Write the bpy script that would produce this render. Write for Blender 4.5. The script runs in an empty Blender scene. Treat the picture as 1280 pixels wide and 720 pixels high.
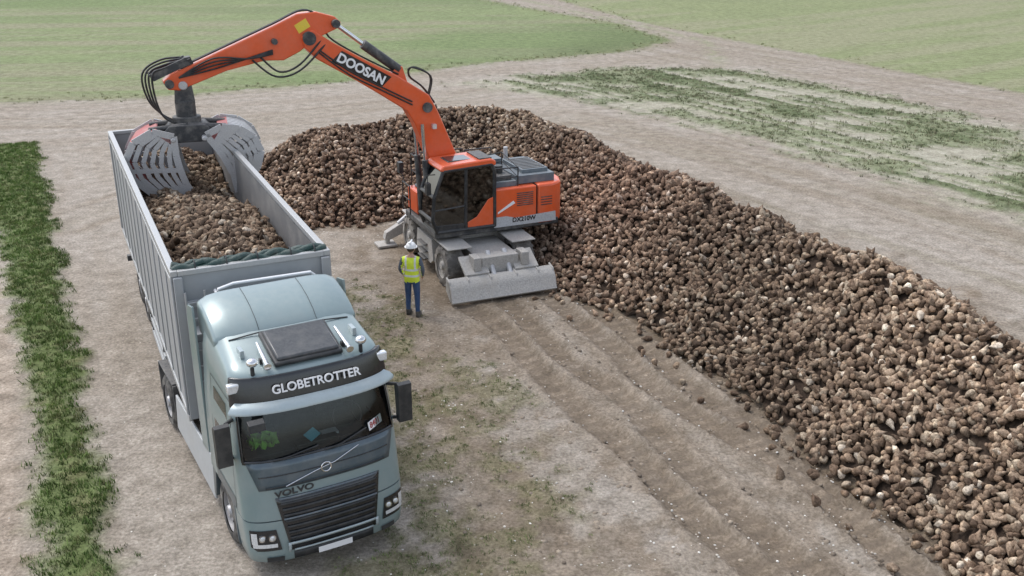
import bpy, bmesh, math, random
import numpy as np
from mathutils import Vector, Matrix
random.seed(4); RS=np.random.RandomState(7)
S=bpy.context.scene
PI=math.pi
# ------------------------------------------------------------------ materials
MATS={}
def newmat(name):
    m=bpy.data.materials.new(name); m.use_nodes=True
    nt=m.node_tree; b=nt.nodes["Principled BSDF"]
    return m,nt,b
def N(nt,t,**k):
    n=nt.nodes.new(t)
    for a,v in k.items():
        if a in ('operation','blend_type','data_type','attribute_name','wave_type','bands_direction','noise_dimensions','feature'): setattr(n,a,v)
        else: n.inputs[a.replace('_',' ')].default_value=v
    return n
def mixc(nt,fac,a,b,blend='MIX'):
    n=nt.nodes.new('ShaderNodeMix'); n.data_type='RGBA'; n.blend_type=blend
    for i,v in ((0,fac),(6,a),(7,b)):
        if isinstance(v,bpy.types.NodeSocket): nt.links.new(v,n.inputs[i])
        elif i==0: n.inputs[0].default_value=v
        else: n.inputs[i].default_value=(*v[:3],1)
    return n.outputs[2]
def ramp(nt,src,a,b):
    n=nt.nodes.new('ShaderNodeMapRange'); n.inputs[1].default_value=a; n.inputs[2].default_value=b
    nt.links.new(src,n.inputs[0]); return n.outputs[0]
def math_(nt,op,a,b=None):
    n=nt.nodes.new('ShaderNodeMath'); n.operation=op
    for i,v in ((0,a),(1,b)):
        if v is None: continue
        if isinstance(v,bpy.types.NodeSocket): nt.links.new(v,n.inputs[i])
        else: n.inputs[i].default_value=v
    return n.outputs[0]
DUST=(.42,.39,.345)
def M(name,col,rough=.5,metal=0,dust=.25,scale=3,bump=0,coat=0,updust=.0,var=.15):
    if name in MATS: return MATS[name]
    m,nt,b=newmat(name)
    tc=N(nt,'ShaderNodeTexCoord')
    n1=N(nt,'ShaderNodeTexNoise',Scale=scale,Detail=5,Roughness=.65); nt.links.new(tc.outputs['Object'],n1.inputs[0])
    n2=N(nt,'ShaderNodeTexNoise',Scale=scale*9,Detail=3,Roughness=.6); nt.links.new(tc.outputs['Object'],n2.inputs[0])
    f=math_(nt,'MULTIPLY',ramp(nt,n1.outputs[0],.42,.72),dust)
    if updust>0:
        g=N(nt,'ShaderNodeNewGeometry'); sx=N(nt,'ShaderNodeSeparateXYZ'); nt.links.new(g.outputs['Normal'],sx.inputs[0])
        up=math_(nt,'MULTIPLY',ramp(nt,sx.outputs[2],.3,1),updust)
        up=math_(nt,'MULTIPLY',up,ramp(nt,n2.outputs[0],.25,.7))
        f=math_(nt,'MAXIMUM',f,up)
    dark=[c*(1-var) for c in col]; lite=[min(1,c*(1+var)) for c in col]
    c0=mixc(nt,ramp(nt,n2.outputs[0],.3,.7),dark,lite)
    c1=mixc(nt,f,c0,DUST)
    nt.links.new(c1,b.inputs['Base Color'])
    b.inputs['Metallic'].default_value=metal
    r=math_(nt,'ADD',math_(nt,'MULTIPLY',f,.4),rough); nt.links.new(r,b.inputs['Roughness'])
    b.inputs['Coat Weight'].default_value=coat; b.inputs['Coat Roughness'].default_value=.12
    if bump:
        bp=N(nt,'ShaderNodeBump',Strength=bump,Distance=.02); nt.links.new(n2.outputs[0],bp.inputs['Height']); nt.links.new(bp.outputs[0],b.inputs['Normal'])
    MATS[name]=m; return m
def glassmat(name,tint=(.55,.62,.6),refl=.10):
    m=bpy.data.materials.new(name); m.use_nodes=True; nt=m.node_tree; nt.nodes.clear()
    o=N(nt,'ShaderNodeOutputMaterial'); t=N(nt,'ShaderNodeBsdfTransparent',Color=(*tint,1)); g=N(nt,'ShaderNodeBsdfGlossy',Color=(.9,.95,1,1),Roughness=.04)
    fr=N(nt,'ShaderNodeFresnel',IOR=1.45); a=math_(nt,'ADD',fr.outputs[0],refl*.4)
    mx=N(nt,'ShaderNodeMixShader'); nt.links.new(a,mx.inputs[0]); nt.links.new(t.outputs[0],mx.inputs[1]); nt.links.new(g.outputs[0],mx.inputs[2]); nt.links.new(mx.outputs[0],o.inputs[0])
    MATS[name]=m; return m
teal=M('truck_paint',(.215,.285,.29),.34,.2,.2,1.2,coat=.5,updust=.14,var=.02)
tealD=M('truck_paint_dark',(.07,.10,.12),.35,.2,.2,2,coat=.4,var=.05)
silver=M('silver_trim',(.38,.44,.45),.35,.3,.15,3,var=.04)
black=M('black_plastic',(.018,.02,.022),.45,0,.12,4,updust=.08)
gloss=M('gloss_black',(.012,.013,.015),.15,0,.05,2,coat=.3)
roofglass=M('roof_hatch_glass',(.035,.04,.045),.3,0,.2,3,updust=.08)
chrome=M('chrome',(.7,.7,.7),.15,1,.05,5)
lampg=M('lamp_glass',(.70,.72,.73),.1,.3,.0,5,coat=1)
white=M('white_lettering',(.80,.80,.80),.4,0,.03,5,var=.02)
red=M('red_paint',(.34,.035,.035),.5,0,.55,3,updust=.3)
tgrey=M('trailer_grey',(.32,.335,.345),.4,.1,.22,.8,updust=.12,var=.03)
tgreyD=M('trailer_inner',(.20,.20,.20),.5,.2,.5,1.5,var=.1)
rimg=M('trailer_rim',(.42,.43,.43),.4,.3,.25,2,updust=.2,var=.05)
chas=M('chassis_dark',(.045,.047,.05),.6,0,.4,3,updust=.3)
skirt=M('skirt_light',(.44,.46,.47),.4,.1,.3,1.5,updust=.2,var=.04)
rubber=M('tyre_rubber',(.028,.027,.026),.85,0,.55,4,bump=.5,updust=.3)
hub=M('wheel_rim',(.40,.40,.41),.45,.5,.4,5)
tarp=M('tarp_green',(.012,.045,.04),.55,0,.2,4,bump=.6,updust=.05)
orange=M('orange_paint',(.72,.10,.020),.36,0,.12,1.6,coat=.35,updust=.12,var=.04)
exgrey=M('machine_grey',(.10,.13,.155),.45,0,.3,3,updust=.3,var=.1)
mudsteel=M('muddy_steel',(.40,.385,.36),.7,.1,.7,3,bump=.5,updust=.5,var=.25)
steel=M('worn_steel',(.48,.48,.48),.45,.3,.25,5,updust=.1,var=.15)
hose=M('hydraulic_hose',(.012,.012,.013),.5,0,.1,6)
dgrey=M('machine_dark',(.035,.037,.04),.55,0,.35,4,updust=.3)
frameb=M('cab_frame_black',(.02,.021,.023),.4,0,.12,4,updust=.15)
lgrey=M('decal_grey',(.46,.47,.48),.45,0,.15,3)
seatm=M('seat_fabric',(.045,.045,.05),.9,0,.1,8)
hiv=M('hivis_green_cloth',(.16,.42,.035),.8,0,.25,8,bump=.8)
bluep=M('blue_paper',(.12,.42,.52),.7,0,.02,8)
yel=M('yellow_sticker',(.75,.55,.05),.5,0,.1,8)
glass=glassmat('window_glass',(.66,.72,.70),.02)
glassd=glassmat('cab_glass_tinted',(.05,.06,.065),.16)
# ------------------------------------------------------------------ mesh builder
def empty(name,loc=(0,0,0),rz=0,parent=None):
    e=bpy.data.objects.new(name,None); e.location=loc; e.rotation_euler=(0,0,rz); e.empty_display_size=.3
    S.collection.objects.link(e)
    if parent: e.parent=parent
    return e
class MB:
    def __init__(s): s.v=[]; s.f=[]; s.m=[]; s.mats=[]
    def mi(s,mat):
        if mat not in s.mats: s.mats.append(mat)
        return s.mats.index(mat)
    def add(s,V,F,mat):
        o=len(s.v); s.v+= [tuple(p) for p in V]; k=s.mi(mat)
        for f in F: s.f.append(tuple(i+o for i in f)); s.m.append(k)
    def box(s,x0,x1,y0,y1,z0,z1,mat,R=None,o=(0,0,0)):
        V=[(x,y,z) for z in (z0,z1) for y in (y0,y1) for x in (x0,x1)]
        if R is not None: V=[tuple(R@Vector(p)+Vector(o)) for p in V]
        s.add(V,[(0,2,3,1),(4,5,7,6),(0,1,5,4),(2,6,7,3),(0,4,6,2),(1,3,7,5)],mat)
    def prism(s,poly,axis,a,b,mat):
        n=len(poly)
        def P(p,q):
            return {'x':(q,p[0],p[1]),'y':(p[0],q,p[1]),'z':(p[0],p[1],q)}[axis]
        V=[P(p,a) for p in poly]+[P(p,b) for p in poly]
        F=[tuple(range(n))[::-1],tuple(range(n,2*n))]+[(i,(i+1)%n,n+(i+1)%n,n+i) for i in range(n)]
        s.add(V,F,mat)
    def cyl(s,p,q,r,mat,r2=None,seg=16,cap=True):
        p=Vector(p);q=Vector(q); r2=r if r2 is None else r2
        d=(q-p).normalized(); a=d.orthogonal().normalized(); b=d.cross(a)
        V=[];F=[]
        for c,rr in ((p,r),(q,r2)):
            for i in range(seg):
                t=2*PI*i/seg; V.append(c+a*rr*math.cos(t)+b*rr*math.sin(t))
        for i in range(seg): j=(i+1)%seg; F.append((i,j,seg+j,seg+i))
        if cap: F+= [tuple(range(seg))[::-1],tuple(range(seg,2*seg))]
        s.add(V,F,mat)
    def tube(s,pts,r,mat,seg=8,smooth=0):
        pts=[Vector(p) for p in pts]
        if smooth:
            out=[]
            n=len(pts)
            for i in range(n-1):
                p0=pts[max(i-1,0)];p1=pts[i];p2=pts[i+1];p3=pts[min(i+2,n-1)]
                for k in range(smooth):
                    t=k/smooth
                    out.append(.5*((2*p1)+(p2-p0)*t+(2*p0-5*p1+4*p2-p3)*t*t+(3*p1-p0-3*p2+p3)*t**3))
            pts=out+[pts[-1]]
        V=[];F=[];a=None
        for i,p in enumerate(pts):
            d=(pts[min(i+1,len(pts)-1)]-pts[max(i-1,0)]).normalized()
            if a is None: a=d.orthogonal().normalized()
            a=(a-d*a.dot(d)); a=a.normalized() if a.length>1e-6 else d.orthogonal().normalized()
            b=d.cross(a)
            for k in range(seg):
                t=2*PI*k/seg; V.append(p+a*r*math.cos(t)+b*r*math.sin(t))
        for i in range(len(pts)-1):
            for k in range(seg):
                j=(k+1)%seg; F.append((i*seg+k,i*seg+j,(i+1)*seg+j,(i+1)*seg+k))
        F+=[tuple(range(seg))[::-1],tuple(range(len(V)-seg,len(V)))]
        s.add(V,F,mat)
    def sph(s,c,r,mat,sc=(1,1,1),seg=14,rings=9,z0=-1):
        V=[];F=[]
        for i in range(rings+1):
            ph=PI*i/rings
            for k in range(seg):
                t=2*PI*k/seg
                V.append((c[0]+r*sc[0]*math.sin(ph)*math.cos(t),c[1]+r*sc[1]*math.sin(ph)*math.sin(t),c[2]+r*sc[2]*max(z0,math.cos(ph))))
        for i in range(rings):
            for k in range(seg):
                j=(k+1)%seg; F.append((i*seg+k,(i+1)*seg+k,(i+1)*seg+j,i*seg+j))
        s.add(V,F,mat)
    def build(s,name,parent=None,bevel=0,angle=35,solid=0,segs=2,fix=True):
        me=bpy.data.meshes.new(name); me.from_pydata(s.v,[],s.f)
        for m in s.mats: me.materials.append(m)
        me.polygons.foreach_set('material_index',s.m)
        me.update()
        if fix:
            bm=bmesh.new(); bm.from_mesh(me); bmesh.ops.recalc_face_normals(bm,faces=bm.faces); bm.to_mesh(me); bm.free()
        me.polygons.foreach_set('use_smooth',[True]*len(me.polygons))
        me.set_sharp_from_angle(angle=math.radians(angle))
        ob=bpy.data.objects.new(name,me); S.collection.objects.link(ob)
        if parent: ob.parent=parent
        if solid:
            md=ob.modifiers.new('sol','SOLIDIFY'); md.thickness=solid; md.offset=-1
        if bevel:
            md=ob.modifiers.new('bev','BEVEL'); md.width=bevel; md.segments=segs; md.limit_method='ANGLE'; md.angle_limit=math.radians(40)
        return ob
def text(name,body,size,M4,mat,parent,off=.0,ext=.004,sx=1):
    c=bpy.data.curves.new(name,'FONT'); c.body=body; c.size=size; c.extrude=ext; c.offset=off; c.align_x='CENTER'; c.align_y='CENTER'
    c.materials.append(mat)
    o=bpy.data.objects.new(name,c); S.collection.objects.link(o)
    o.parent=parent; o.matrix_local=M4@Matrix.Diagonal((sx,1,1,1)); return o
def mcols(X,Y,Z,o):
    X=Vector(X).normalized();Z=Vector(Z).normalized();Y=Z.cross(X)
    m=Matrix((X,Y,Z)).transposed().to_4x4(); m.translation=Vector(o); return m
# ------------------------------------------------------------------ noise
def vnoise(x,y,seed=0):
    xi=np.floor(x).astype(np.int64); yi=np.floor(y).astype(np.int64); xf=x-xi; yf=y-yi
    def h(a,b):
        n=(a*374761393+b*668265263+seed*1442695)&0xffffffff
        n=((n^(n>>13))*1274126177)&0xffffffff
        return ((n^(n>>16))&0xffff)/65535.
    u=xf*xf*(3-2*xf); v=yf*yf*(3-2*yf)
    return (h(xi,yi)*(1-u)+h(xi+1,yi)*u)*(1-v)+(h(xi,yi+1)*(1-u)+h(xi+1,yi+1)*u)*v
def fbm(x,y,o=4,seed=0):
    r=0;a=.5;t=0
    for i in range(o):
        r=r+a*vnoise(x*2**i,y*2**i,seed+i*17); t+=a; a*=.55
    return r/t
def sdpoly(x,y,poly):
    d=np.full(x.shape,1e9); ins=np.zeros(x.shape,bool); n=len(poly)
    for i in range(n):
        ax,ay=poly[i];bx,by=poly[(i+1)%n]
        ex,ey=bx-ax,by-ay; t=np.clip(((x-ax)*ex+(y-ay)*ey)/(ex*ex+ey*ey),0,1)
        d=np.minimum(d,np.hypot(x-ax-ex*t,y-ay-ey*t))
        if ay!=by:
            c=((ay>y)!=(by>y))&(x<(bx-ax)*(y-ay)/(by-ay)+ax); ins^=c
    return np.where(ins,d,-d)
def sdline(x,y,pl):
    d=np.full(x.shape,1e9)
    for (ax,ay),(bx,by) in zip(pl[:-1],pl[1:]):
        ex,ey=bx-ax,by-ay; t=np.clip(((x-ax)*ex+(y-ay)*ey)/(ex*ex+ey*ey),0,1)
        d=np.minimum(d,np.hypot(x-ax-ex*t,y-ay-ey*t))
    return d
def sm(x,a,b):
    t=np.clip((x-a)/(b-a),0,1); return t*t*(3-2*t)
# ------------------------------------------------------------------ layout polygons (metres)
FIELD_L=[(-3000,40),(-80,44),(-25.3,50),(-18.2,51.3),(-9,56),(-1.9,62.3),(7.3,67.4),(11.4,73.0),(8.4,84),(3.4,92),(-2.4,103),(-31,150),(-301,500),(-3000,3500)]
FIELD_R=[(4.4,103),(9.8,85),(15.4,73.3),(22.2,59.9),(26.8,51.8),(46,18),(71,-30),(3000,-30),(3000,4000),(-2600,4000),(-200,400),(-17,135)]
TRI=[(-3.5,55.3),(0,58),(5.7,60.8),(10.5,61.5),(14.6,59.5),(18.3,53),(22,45.0),(31,29),(37,15),(26,14),(20,24),(15.9,30.1),(13.2,35.4),(9,43.3),(2.4,50.7)]
STRIP=[(-21.5,41),(-19.5,41.4),(-16.2,34.5),(-13.3,28.6),(-9.5,20.6),(-7.0,15.3),(-5.65,12.6),(-3.6,7),(-1,0),(-2,-10),(-5,-10),(-3.5,0),(-5.1,7),(-7.2,12.6),(-8.95,16.4),(-10.8,20.2),(-16.0,29.7),(-22.9,41)]
SOIL=[(-22.9,41),(-16.0,29.7),(-10.8,20.2),(-8.95,16.4),(-7.2,12.6),(-5.1,7),(-3.5,0),(-5,-10),(-60,-10),(-200,38),(-60,40)]
WORK=[(-5.6,33),(-4.6,27),(-3.2,21.5),(-2.1,16),(-1.3,12),(0,4),(15,4),(14,20),(6,36),(0,40)]
def pileh(x,y):
    C=[(-8.2,34.9,1.1,2.4),(-5.8,34.3,2.2,4.6),(-1.4,36.0,2.6,4.7),(0.4,34.8,2.7,3.9),(2.1,31.0,2.55,3.6),(3.2,28.5,2.35,3.5),(4.4,26,2.6,3.4),(5.5,24.2,2.3,3.2),(6.5,22.2,2.4,3.15),(7.8,19.0,2.45,3.15),(8.9,15.8,2.35,3.05),(10.4,11.2,2.35,3.05),(12.0,6,2.3,3.0)]
    H=np.zeros_like(x)
    wob=(fbm(x*.35,y*.35,3,5)-.5)
    for a,b in zip(C[:-1],C[1:]):
        ex,ey=b[0]-a[0],b[1]-a[1]; t=np.clip(((x-a[0])*ex+(y-a[1])*ey)/(ex*ex+ey*ey),0,1)
        d=np.hypot(x-a[0]-ex*t,y-a[1]-ey*t)+wob*1.3
        h=a[2]+(b[2]-a[2])*t; w=a[3]+(b[3]-a[3])*t
        q=1.05-np.sqrt(np.maximum(d,0)**2+.04)/w
        H=np.maximum(H,h*np.clip(q,-.2,1))
    return H+np.where(H>.05,(fbm(x*.8,y*.8,3,9)-.5)*.55,0)-.06
# ------------------------------------------------------------------ ground sheet
def axis(lo,hi,st,far,g=1.13):
    a=list(np.arange(lo,hi,st)); s=st;x=a[-1]
    up=[]
    while x<far: s*=g; x+=s; up.append(x)
    dn=[]; s=st;x=lo
    while x>-far: s*=g; x-=s; dn.append(x)
    return np.array(dn[::-1]+a+up)
gx=axis(-17,20,.11,3500,1.05); gy=axis(9,45,.11,4200,1.022)
X,Y=np.meshgrid(gx,gy); x=X.ravel(); y=Y.ravel()
def mixn(c,col,f): return c*(1-f[:,None])+np.array(col)[None,:]*f[:,None]
n1=fbm(x*.25,y*.25,4,1); n2=fbm(x*1.1,y*1.1,4,2); n3=fbm(x*3.3,y*3.3,3,3)
edge=(n2-.5)*1.6+(n3-.5)*.9
col=np.tile(np.array([.64,.61,.56]),(len(x),1))          # pale chalky gravel
col=mixn(col,(.52,.48,.42),sm(n1+n2*.3,.55,.8)*.5)
dT=(.55,-.84); ul=x*dT[0]+y*dT[1]; uc=x*dT[1]*-1+y*dT[0]
st=fbm(uc*2.2,ul*.12,4,11)
right=sm(x,1,8)*sm(y,14,22)
col=mixn(col,(.40,.37,.32),sm(st,.47,.64)*.8*right)
col=mixn(col,(.27,.275,.18),sm(fbm(uc*1.3,ul*.2,4,31),.57,.72)*.35*right)
st2=fbm(x*.10-y*.03,(y-x*.35)*1.3,4,21); mid=sm(y,36,42)
col=mixn(col,(.44,.40,.345),sm(st2,.50,.66)*.5*mid)
bl=(-.423,.906); lc=x*.906+y*.423; lv=x*bl[0]+y*bl[1]
left=sm(-(lc+.25*edge),-4.2,-1.0)
st3=fbm(lc*1.6,lv*.15,3,41)
col=mixn(col,(.51,.465,.40),sm(st3,.45,.62)*.5*left*(1-mid))
def rutpair(cc,pl,gauge,wd,c_,f,seed):
    d=sdline(x,y,pl)+(fbm(x*.3,y*.3,2,seed)-.5)*.5
    k=np.exp(-((d-gauge)/wd)**2)
    return mixn(cc,c_,k*f*(.55+.45*sm(n2,.35,.6)))
for q_,(pl,g_) in enumerate([([(-60,42),(-26,45),(-12,45.5),(-2,52),(8,63),(12.4,67)],.95),([(-14,30),(-11,37),(-4,42),(3,46.5),(12,36),(19,25),(24,14)],.9),([(-3,43),(3,44.5),(9,38),(14,29),(19,19),(22,8)],.9)]):
    col=rutpair(col,pl,g_,.28,(.41,.37,.31),.75,200+q_); col=rutpair(col,pl,0,.45,(.36,.34,.25),.3,200+q_)
for o_ in (-5.1,-3.4): 
    k_=np.exp(-(((lc+(fbm(lv*.2,lv*0+o_,2,55)-.5)*.6)-(2.73+o_))/.3)**2)*(1-mid)*left
    col=mixn(col,(.50,.455,.395),k_*.6)
w=sm(sdpoly(x,y,WORK)+edge*1.3,-.5,1.0)
stw=fbm((x*.9165+y*.40)*2.4,(x*.40-y*.9165)*.22,4,44)
col=mixn(col,(.355,.315,.265),w*.92)
col=mixn(col,(.49,.46,.41),w*sm(n2*.5+stw*.5,.49,.60)*.85)
col=mixn(col,(.22,.185,.145),w*sm(fbm(x*.7+9,y*.7,4,51)*.6+(1-stw)*.4,.50,.64)*.7)
blot=fbm(x*.9+3,y*.55,4,61)
col=mixn(col,(.62,.60,.555),w*sm(blot,.62,.70)*.7)
for bx,by,br in [(-.5,19.8,.35),(.7,17.6,.5),(1.7,15.2,.35),(2.3,13.6,.4),(-.6,21.5,.3),(5.1,15.9,.5),(4.2,17.9,.4),(3.0,20.2,.35),(2.0,21.6,.3)]:
    col=mixn(col,(.66,.64,.60),sm(br-np.hypot((x-bx)*1.25,y-by)+(n3-.5)*.9+(n2-.5)*.5,0,.18)*.85)
def wmask(a,b_,n2,n3):
    e_=(n2-.5)*1.6+(n3-.5)*.9
    w1=sm(1.3-sdline(a,b_,[(-3.6,24),(-2.0,17.5),(-1.2,12)])+e_*1.2,0,1)*sm(n3*.6+n2*.5,.46,.62)
    w2=sm(1.1-sdline(a,b_,[(-.9,20),(.4,14.5),(.9,11)])+e_,0,1)*sm(n3*.6+n2*.5,.49,.65)
    return np.maximum(w1,w2*.9)
weed=wmask(x,y,n2,n3)*(1-mid)
col=mixn(col,(.17,.205,.08),weed*.75)
lane=np.zeros_like(x); hgt=np.zeros_like(x)
td=np.array((.40,-.9165)); tn=np.array((.9165,.40))
for ox,oy in [(-1.0,23.2),(1.05,24.0),(-.1,23.6),(1.9,23.2),(3.0,22.2)]:
    wv=(fbm((x*td[0]+y*td[1])*.25,y*0+ox,2,71)-.5)*.7
    q=(x-ox)*tn[0]+(y-oy)*tn[1]+wv; l=(x-ox)*td[0]+(y-oy)*td[1]
    k=sm(.30-np.abs(q),0,.06)*sm(l,-1,0)*sm(18-l,0,5)
    lane=np.maximum(lane,k*(.65+.5*n1)); hgt-=k*.065; hgt+=.05*np.exp(-((np.abs(q)-.38)/.08)**2)*sm(l,-1,0)
    col=mixn(col,(.47,.43,.375),w*np.exp(-((np.abs(q)-.40)/.09)**2)*sm(l,-1,0)*.45)
lane=np.clip(lane,0,1)*w
col=mixn(col,(.255,.215,.17),lane*.85)
col=mixn(col,(.155,.125,.095),w*sm(fbm(x*1.7,y*1.7,4,77),.60,.74)*.5)
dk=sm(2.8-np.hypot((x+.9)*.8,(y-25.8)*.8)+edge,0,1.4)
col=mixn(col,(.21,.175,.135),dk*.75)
pe=sm(pileh(x-.0,y+.0)+.5,.30,.5)
col=mixn(col,(.17,.13,.09),pe*.85)
ti=sm(sdpoly(x,y,TRI)+edge*1.6,-.6,1.6)
tgn=fbm(x*.35+(y*.3),y*.6-x*.1,5,81)*.62+st*.5
tg=ti*sm(tgn,.44,.60)
col=mixn(col,(.36,.35,.27),ti*.65)
col=mixn(col,(.19,.215,.12),tg*.85)
col=mixn(col,(.11,.135,.065),tg*sm(fbm(uc*.7,ul*.28,4,83),.48,.62)*.85)
mL=sdpoly(x,y,FIELD_L); mR=sdpoly(x,y,FIELD_R)
mg=np.exp(-((mL-.3)/1.0)**2)*.8+ .4*np.exp(-((mR-.3)/.7)**2)
far_mid=sm(x,-4,2)*sm(y,60,66)*sm(-mL,-.3,.3)*sm(-mR,-.3,.3)
col=mixn(col,(.24,.26,.15),far_mid*np.exp(-((mL-mR)/.9)**2)*sm(n2,.35,.55)*.6)
fl=sm(mL+(n3-.5)*.8,-.1,.5); fr=sm(mR+(n3-.5)*.8,-.1,.5)
fieldc=np.array([.19,.225,.11])[None,:]*(.85+.35*n2[:,None])
tip=sm(x,0,5)*sm(-y,-90,-70)
col=col*(1-fl[:,None])+fieldc*fl[:,None]
rowL=fbm(x*.03,(y-.12*x)*.55,4,91)
col=mixn(col,(.265,.235,.17),fl*sm(rowL,.42,.66)*.6)
col=mixn(col,(.135,.185,.075),fl*sm(fbm(x*.04+5,y*.08,3,93),.45,.65)*.55)
col=mixn(col,(.115,.145,.065),fl*tip*sm(8-mL,0,6)*.8)
fieldr=np.array([.21,.235,.12])[None,:]*(.85+.3*n2[:,None])
col=col*(1-fr[:,None])+fieldr*fr[:,None]
rowR=fbm((x*.8+y*.6)*.05,(x*.6-y*.8)*.5,4,95)
col=mixn(col,(.28,.26,.18),fr*sm(rowR,.42,.62)*.5)
col=mixn(col,(.18,.19,.10),np.clip(mg,0,1)*sm(n2,.3,.55)*.6)
so=sm(sdpoly(x,y,SOIL)+(n3-.5)*.5,-.1,.3)
col=mixn(col,(.37,.31,.25),so); col=mixn(col,(.25,.205,.16),so*sm(n3,.45,.7)*.7)
sg=sm(sdpoly(x,y,STRIP)+edge*.5-.05,-.1,.35)
col=mixn(col,(.105,.145,.045),sg*.9)
col=mixn(col,(.20,.18,.10),sg*sm(n3,.58,.78)*.5)
z=hgt*w+ (n2-.5)*.12*w+(n3-.5)*.05*w+(n1-.5)*.15*np.clip(1-so,0,1)*sm(np.hypot(x,y),0,10)*.5+sg*.06+tg*.12*n2+so*(n3-.5)*.08
kk=sm(60-np.hypot(x,y-25),0,30); z=z*kk
for cx_,cy_,r_ in [(-1.2,26.5,2.6),(-2.40,22.8,.5)]:
    z*=1-sm(r_+1-np.hypot(x-cx_,y-cy_),0,1)
tl=np.abs((x+2.85)*.906+(y-12.9)*.423); z*=1-.9*sm(2.2-tl,0,.8)*sm(y,10,12)*sm(30-y,0,3)
ny_,nx_=X.shape
me=bpy.data.meshes.new('ground')
idx=np.arange(nx_*ny_).reshape(ny_,nx_)
F=np.stack([idx[:-1,:-1],idx[:-1,1:],idx[1:,1:],idx[1:,:-1]],-1).reshape(-1,4)
def np_mesh(me,V,F):
    k=F.shape[1]
    me.vertices.add(len(V)); me.vertices.foreach_set('co',V.astype(np.float32).ravel())
    me.loops.add(F.size); me.loops.foreach_set('vertex_index',F.astype(np.int32).ravel())
    me.polygons.add(len(F)); me.polygons.foreach_set('loop_start',np.arange(0,F.size,k,dtype=np.int32))
    me.polygons.foreach_set('loop_total',np.full(len(F),k,dtype=np.int32))
    me.polygons.foreach_set('use_smooth',np.ones(len(F),bool))
    me.update(calc_edges=True); me.validate()
def setcol(me,c,name='Col'):
    a=me.color_attributes.new(name,'FLOAT_COLOR','POINT')
    a.data.foreach_set('color',np.concatenate([c,np.ones((len(c),1))],1).astype(np.float32).ravel())
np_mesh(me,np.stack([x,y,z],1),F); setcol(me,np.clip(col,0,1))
mask=np.stack([lane,np.clip(fl+fr,0,1),np.clip(sg+tg+weed,0,1)],1); setcol(me,mask,'Mask')
gm,nt,b=newmat('ground_surface')
at=N(nt,'ShaderNodeAttribute',attribute_name='Col'); mk=N(nt,'ShaderNodeAttribute',attribute_name='Mask')
tc=N(nt,'ShaderNodeTexCoord'); sp=N(nt,'ShaderNodeSeparateColor'); nt.links.new(mk.outputs[0],sp.inputs[0])
na=N(nt,'ShaderNodeTexNoise',Scale=2.2,Detail=8,Roughness=.74); nb=N(nt,'ShaderNodeTexNoise',Scale=16,Detail=3,Roughness=.7)
for q in (na,nb): nt.links.new(tc.outputs['Object'],q.inputs[0])
c=mixc(nt,ramp(nt,na.outputs[0],.35,.65),(.72,.71,.69),(1.25,1.25,1.26)); c=mixc(nt,1,at.outputs[0],c,'MULTIPLY')
c2=mixc(nt,ramp(nt,nb.outputs[0],.35,.65),(.72,.71,.69),(1.27,1.27,1.27)); c=mixc(nt,1,c,c2,'MULTIPLY')
mp=N(nt,'ShaderNodeMapping'); mp.vector_type='POINT'; nt.links.new(tc.outputs['Object'],mp.inputs[0])
mp.inputs['Rotation'].default_value=(0,0,math.radians(66.4))
wv=N(nt,'ShaderNodeTexWave',Scale=.95,Distortion=2.6,Detail=2,Detail_Scale=1.5); wv.wave_type='BANDS'; wv.bands_direction='X'; nt.links.new(mp.outputs[0],wv.inputs[0])
lug=math_(nt,'MULTIPLY',ramp(nt,wv.outputs['Fac'],.35,.6),sp.outputs[0])
c=mixc(nt,math_(nt,'MULTIPLY',lug,.55),c,(.14,.112,.085))
nt.links.new(c,b.inputs['Base Color']); b.inputs['Roughness'].default_value=.95; b.inputs['Specular IOR Level'].default_value=.15
bp=N(nt,'ShaderNodeBump',Strength=.9,Distance=.09); nt.links.new(na.outputs[0],bp.inputs['Height']); nt.links.new(bp.outputs[0],b.inputs['Normal'])
me.materials.append(gm)
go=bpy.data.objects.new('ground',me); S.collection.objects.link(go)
ZG=z.reshape(ny_,nx_)
def gz(px,py):
    i=np.clip(np.searchsorted(gx,px)-1,0,nx_-2); j=np.clip(np.searchsorted(gy,py)-1,0,ny_-2)
    return ZG[j,i]
# ------------------------------------------------------------------ scatter utility
def attrmat(name,rough=.8,tex=True):
    m,nt,b=newmat(name); at=N(nt,'ShaderNodeAttribute',attribute_name='Col'); 
    if tex:
        tc=N(nt,'ShaderNodeTexCoord')
        n=N(nt,'ShaderNodeTexNoise',Scale=26,Detail=3,Roughness=.7); nt.links.new(tc.outputs['Object'],n.inputs[0])
        c=mixc(nt,ramp(nt,n.outputs[0],.35,.65),(.52,.50,.47),(1.34,1.34,1.34)); c=mixc(nt,1,at.outputs[0],c,'MULTIPLY')
        nt.links.new(c,b.inputs['Base Color'])
    else: nt.links.new(at.outputs[0],b.inputs['Base Color'])
    b.inputs['Roughness'].default_value=rough; b.inputs['Specular IOR Level'].default_value=.2
    return m
def randrot(n):
    q=RS.randn(n,4); q/=np.linalg.norm(q,axis=1)[:,None]; w,a,b_,c_=q.T
    return np.stack([np.stack([1-2*(b_*b_+c_*c_),2*(a*b_-w*c_),2*(a*c_+w*b_)],-1),np.stack([2*(a*b_+w*c_),1-2*(a*a+c_*c_),2*(b_*c_-w*a)],-1),np.stack([2*(a*c_-w*b_),2*(b_*c_+w*a),1-2*(a*a+b_*b_)],-1)],1)
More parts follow.
